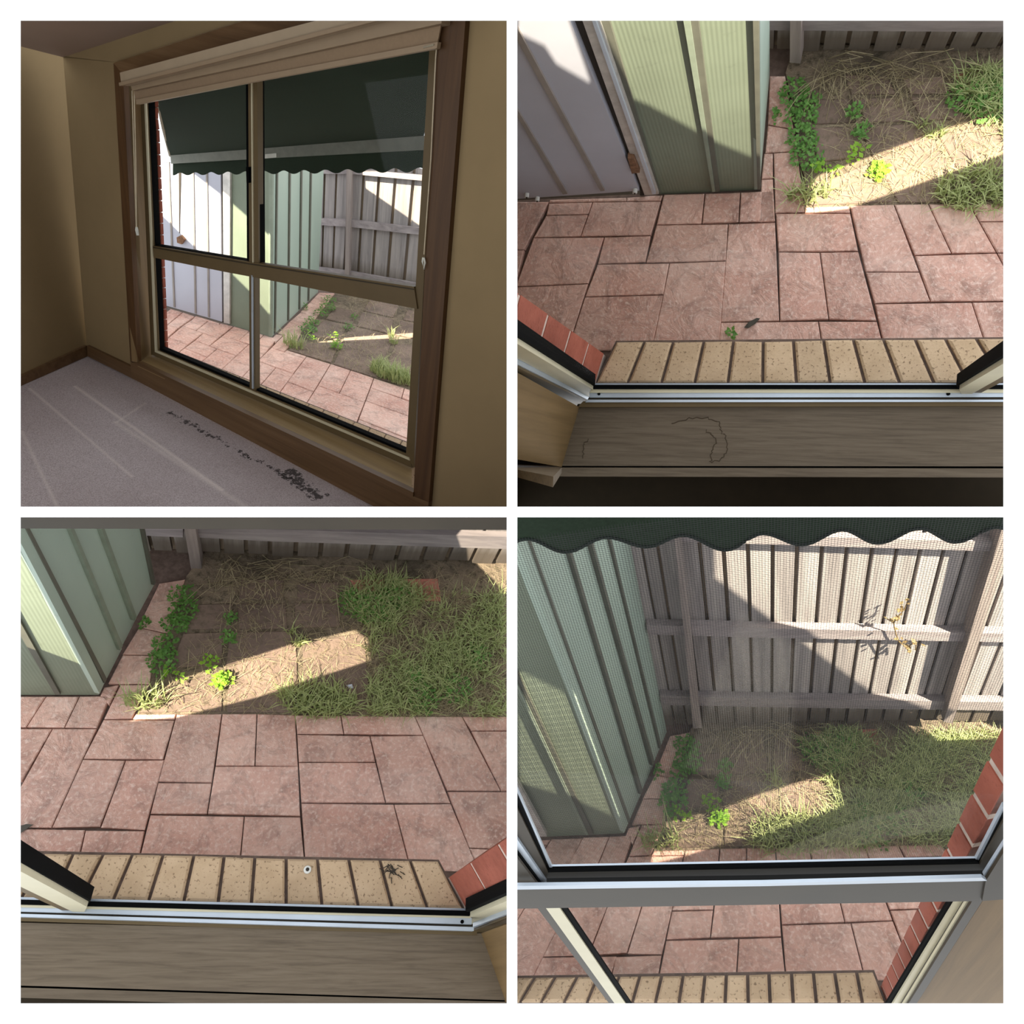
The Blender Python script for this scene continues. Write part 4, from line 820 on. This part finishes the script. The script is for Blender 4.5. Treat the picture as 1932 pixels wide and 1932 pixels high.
    fpl, _ = fence(fb0, fb1, [(x, 345) for x in (590,612,634,657,685,714,745,779,815,850,890)], (720, 303),
          [[(590,412),(658,414),(800,431),(800,444),(658,428),(590,424)], [(590,318),(660,318),(860,336),(860,347),(660,328),(590,328)], [(590,503),(660,512),(860,548),(860,558),(660,523),(590,513)]], [([(654,300),(664,300),(658,545),(650,545)], .06)], W, sc=1.2)
    # awning
    bp = fr.shift(-.42); tpn = fr.shift(-.06)
    aw = empty('awning', bp.pt(560, 300), 'green canvas awning with a scalloped valance outside the blind window', 'awning')
    top = [tpn.pt(290, 150), tpn.pt(830, 60)]; bot = [bp.pt(321, 293), bp.pt(480, 281), bp.pt(800, 256)]
    n = 12; V = []
    A0, A1, B0, B1 = top[0], top[1], bp.pt(321, 293), bp.pt(800, 256); n2 = (B1-B0).cross(A0-B0).normalized()
    for th in (0, .004):
        for i in range(n+1):
            for k in range(5):
                f = i/n; g = k/4; P_ = (A0.lerp(A1, f)).lerp(B0.lerp(B1, f), g); sag = .02*math.sin(math.pi*g); V.append(P_+c.d*sag+n2*th)
    Fc = []; S = (n+1)*5
    for t0 in (0, S):
        for i in range(n):
            for k in range(4): a = t0+i*5+k; Fc.append([a, a+1, a+6, a+5])
    link_mesh('canopy', V, Fc, 'awning_cloth', aw, smooth=True)
    v, f = tube([A0+c.d*.002, A0.lerp(B0, .5)+c.d*.022, B0], .006, 6); link_mesh('side_hem', v, f, 'label_grey', aw)
    panel('front_bar', bp, [(321,293),(480,281),(800,256),(800,283),(480,300),(323,309)], 'awning_bar', aw, .012, .02); panel('bar_label', bp, [(500,291),(521,289),(521,297),(500,299)], 'label_white', aw, .014, .004)
    cr = [(326,331)]; x = 326
    per = 27
    while x < 812: 
        x += per/2; per += .85; f = (x-326)/480; k = len(cr) % 2; cr.append((x, 331-6*f-(0 if k == 0 else 5+4*f)))
    scallops(bp, ((320, 306), (830, 279)), cr, 'valance', 'awning_cloth', aw, 0, .004)
    sun(W, (-1.8, .3, 3.6), 330, [
        [fp.pt(x, y, .012) for x, y in [(285,306),(345,310),(368,330),(416,367),(417,494),(380,478),(301,401),(285,388)]],
        [fp.pt(x, y) for x, y in [(425,372),(513,448),(512,598),(470,548),(434,513),(424,505)]],
        [fpl.pt(x, y) for x, y in [(690,334),(840,338),(840,458),(787,423),(690,356)]],
        [c.G(x, y) for x, y in [(582,645),(650,643),(840,634),(840,624),(728,632),(646,638)]]])
    # added unseen partitions on the right and below keep skylight out of the room
    q = [Vector((-.004, .57, .004)), Vector((-.004, 2.3, .004)), Vector((-.004, 2.3, 1.9)), Vector((-.004, .57, .70))]
    o = link_mesh('wall_right', *loft([q, [p+Vector((.003, 0, 0)) for p in q]]), 'wall_paint', clip=False); tag(o, 'added beige partition darkening the room with the blind', None, None, 'structure')
    q = [Vector((-1.6, 1.2, .004)), Vector((-.005, 1.2, .004)), Vector((-.005, 2.25, .004)), Vector((-1.6, 2.25, .004))]
    prism_ = link_mesh('light_partition', *loft([q, [p-Vector((0, 0, .003)) for p in q]]), 'carpet', fl, clip=False)
    return wl, lf, cz
def finish_carpet():
    """vacuum tracks and mould spots lie on the carpet at given places of the room"""
    c = CUR; t = CARPET; nodes = t.t.nodes
    n1, n2, n3 = t.noise(2.2, 4, .6), t.noise(420, 3, .7), t.noise(62, 5, .75)
    col = t.ramp(n1, [(.3, lin(186, 174, 176)), (.7, lin(208, 198, 202))])
    col = t.mix(t.ramp(n2, [(.35, (.8,)*3), (.6, (0, 0, 0))]), col, lin(136, 122, 118))
    sx = t.n('ShaderNodeSeparateXYZ'); t.l(t.loc, sx.inputs[0])
    L2 = lambda p: (lambda P: (P.dot(c.e1), P.dot(c.e2)))(c.G(*p, .12))
    def dist(a, b):                              # signed distance from the line a-b on the floor and position along it
        a, b = L2(a), L2(b); l = math.hypot(b[0]-a[0], b[1]-a[1]); tx, ty = (b[0]-a[0])/l, (b[1]-a[1])/l
        lin2 = lambda kx, ky, k0: t.math('ADD', t.math('ADD', t.math('MULTIPLY', sx.outputs[0], kx), t.math('MULTIPLY', sx.outputs[1], ky)), k0)
        return lin2(-ty, tx, ty*a[0]-tx*a[1]), lin2(tx, ty, -tx*a[0]-ty*a[1]), l
    for a, b, wd, k in [((140,728),(420,925),.010,.55),((55,732),(250,900),.008,.4),((218,798),(275,760),.008,.35),((40,812),(110,960),.008,.35),((215,795),(470,960),.014,.35)]:
        d, s, l = dist(a, b); m = t.math('SUBTRACT', 1.0, t.math('DIVIDE', t.math('ABSOLUTE', d), wd), True)
        m = t.math('MULTIPLY', m, t.math('MULTIPLY', t.math('GREATER_THAN', s, 0.0), t.math('LESS_THAN', s, l)))
        col = t.mix(t.math('MULTIPLY', m, k), col, lin(232, 222, 216))
    for a, b, wd, th in [((320,778),(470,862),.020,.56),((540,890),(600,935),.034,.50),((470,862),(545,900),.018,.58)]:
        d, s, l = dist(a, b); m = t.math('SUBTRACT', 1.0, t.math('DIVIDE', t.math('ABSOLUTE', d), wd), True)
        m = t.math('MULTIPLY', m, t.math('MULTIPLY', t.math('GREATER_THAN', s, -.01), t.math('LESS_THAN', s, l+.02)))
        sp = t.math('GREATER_THAN', t.math('ADD', n3, t.math('MULTIPLY', m, .12)), th+.06)
        col = t.mix(t.math('MULTIPLY', t.math('MULTIPLY', sp, t.math('GREATER_THAN', m, .05)), .85), col, lin(40, 36, 36))
    t.done(col, .95, n2, .5, .004)
cell_tl(); finish_carpet()
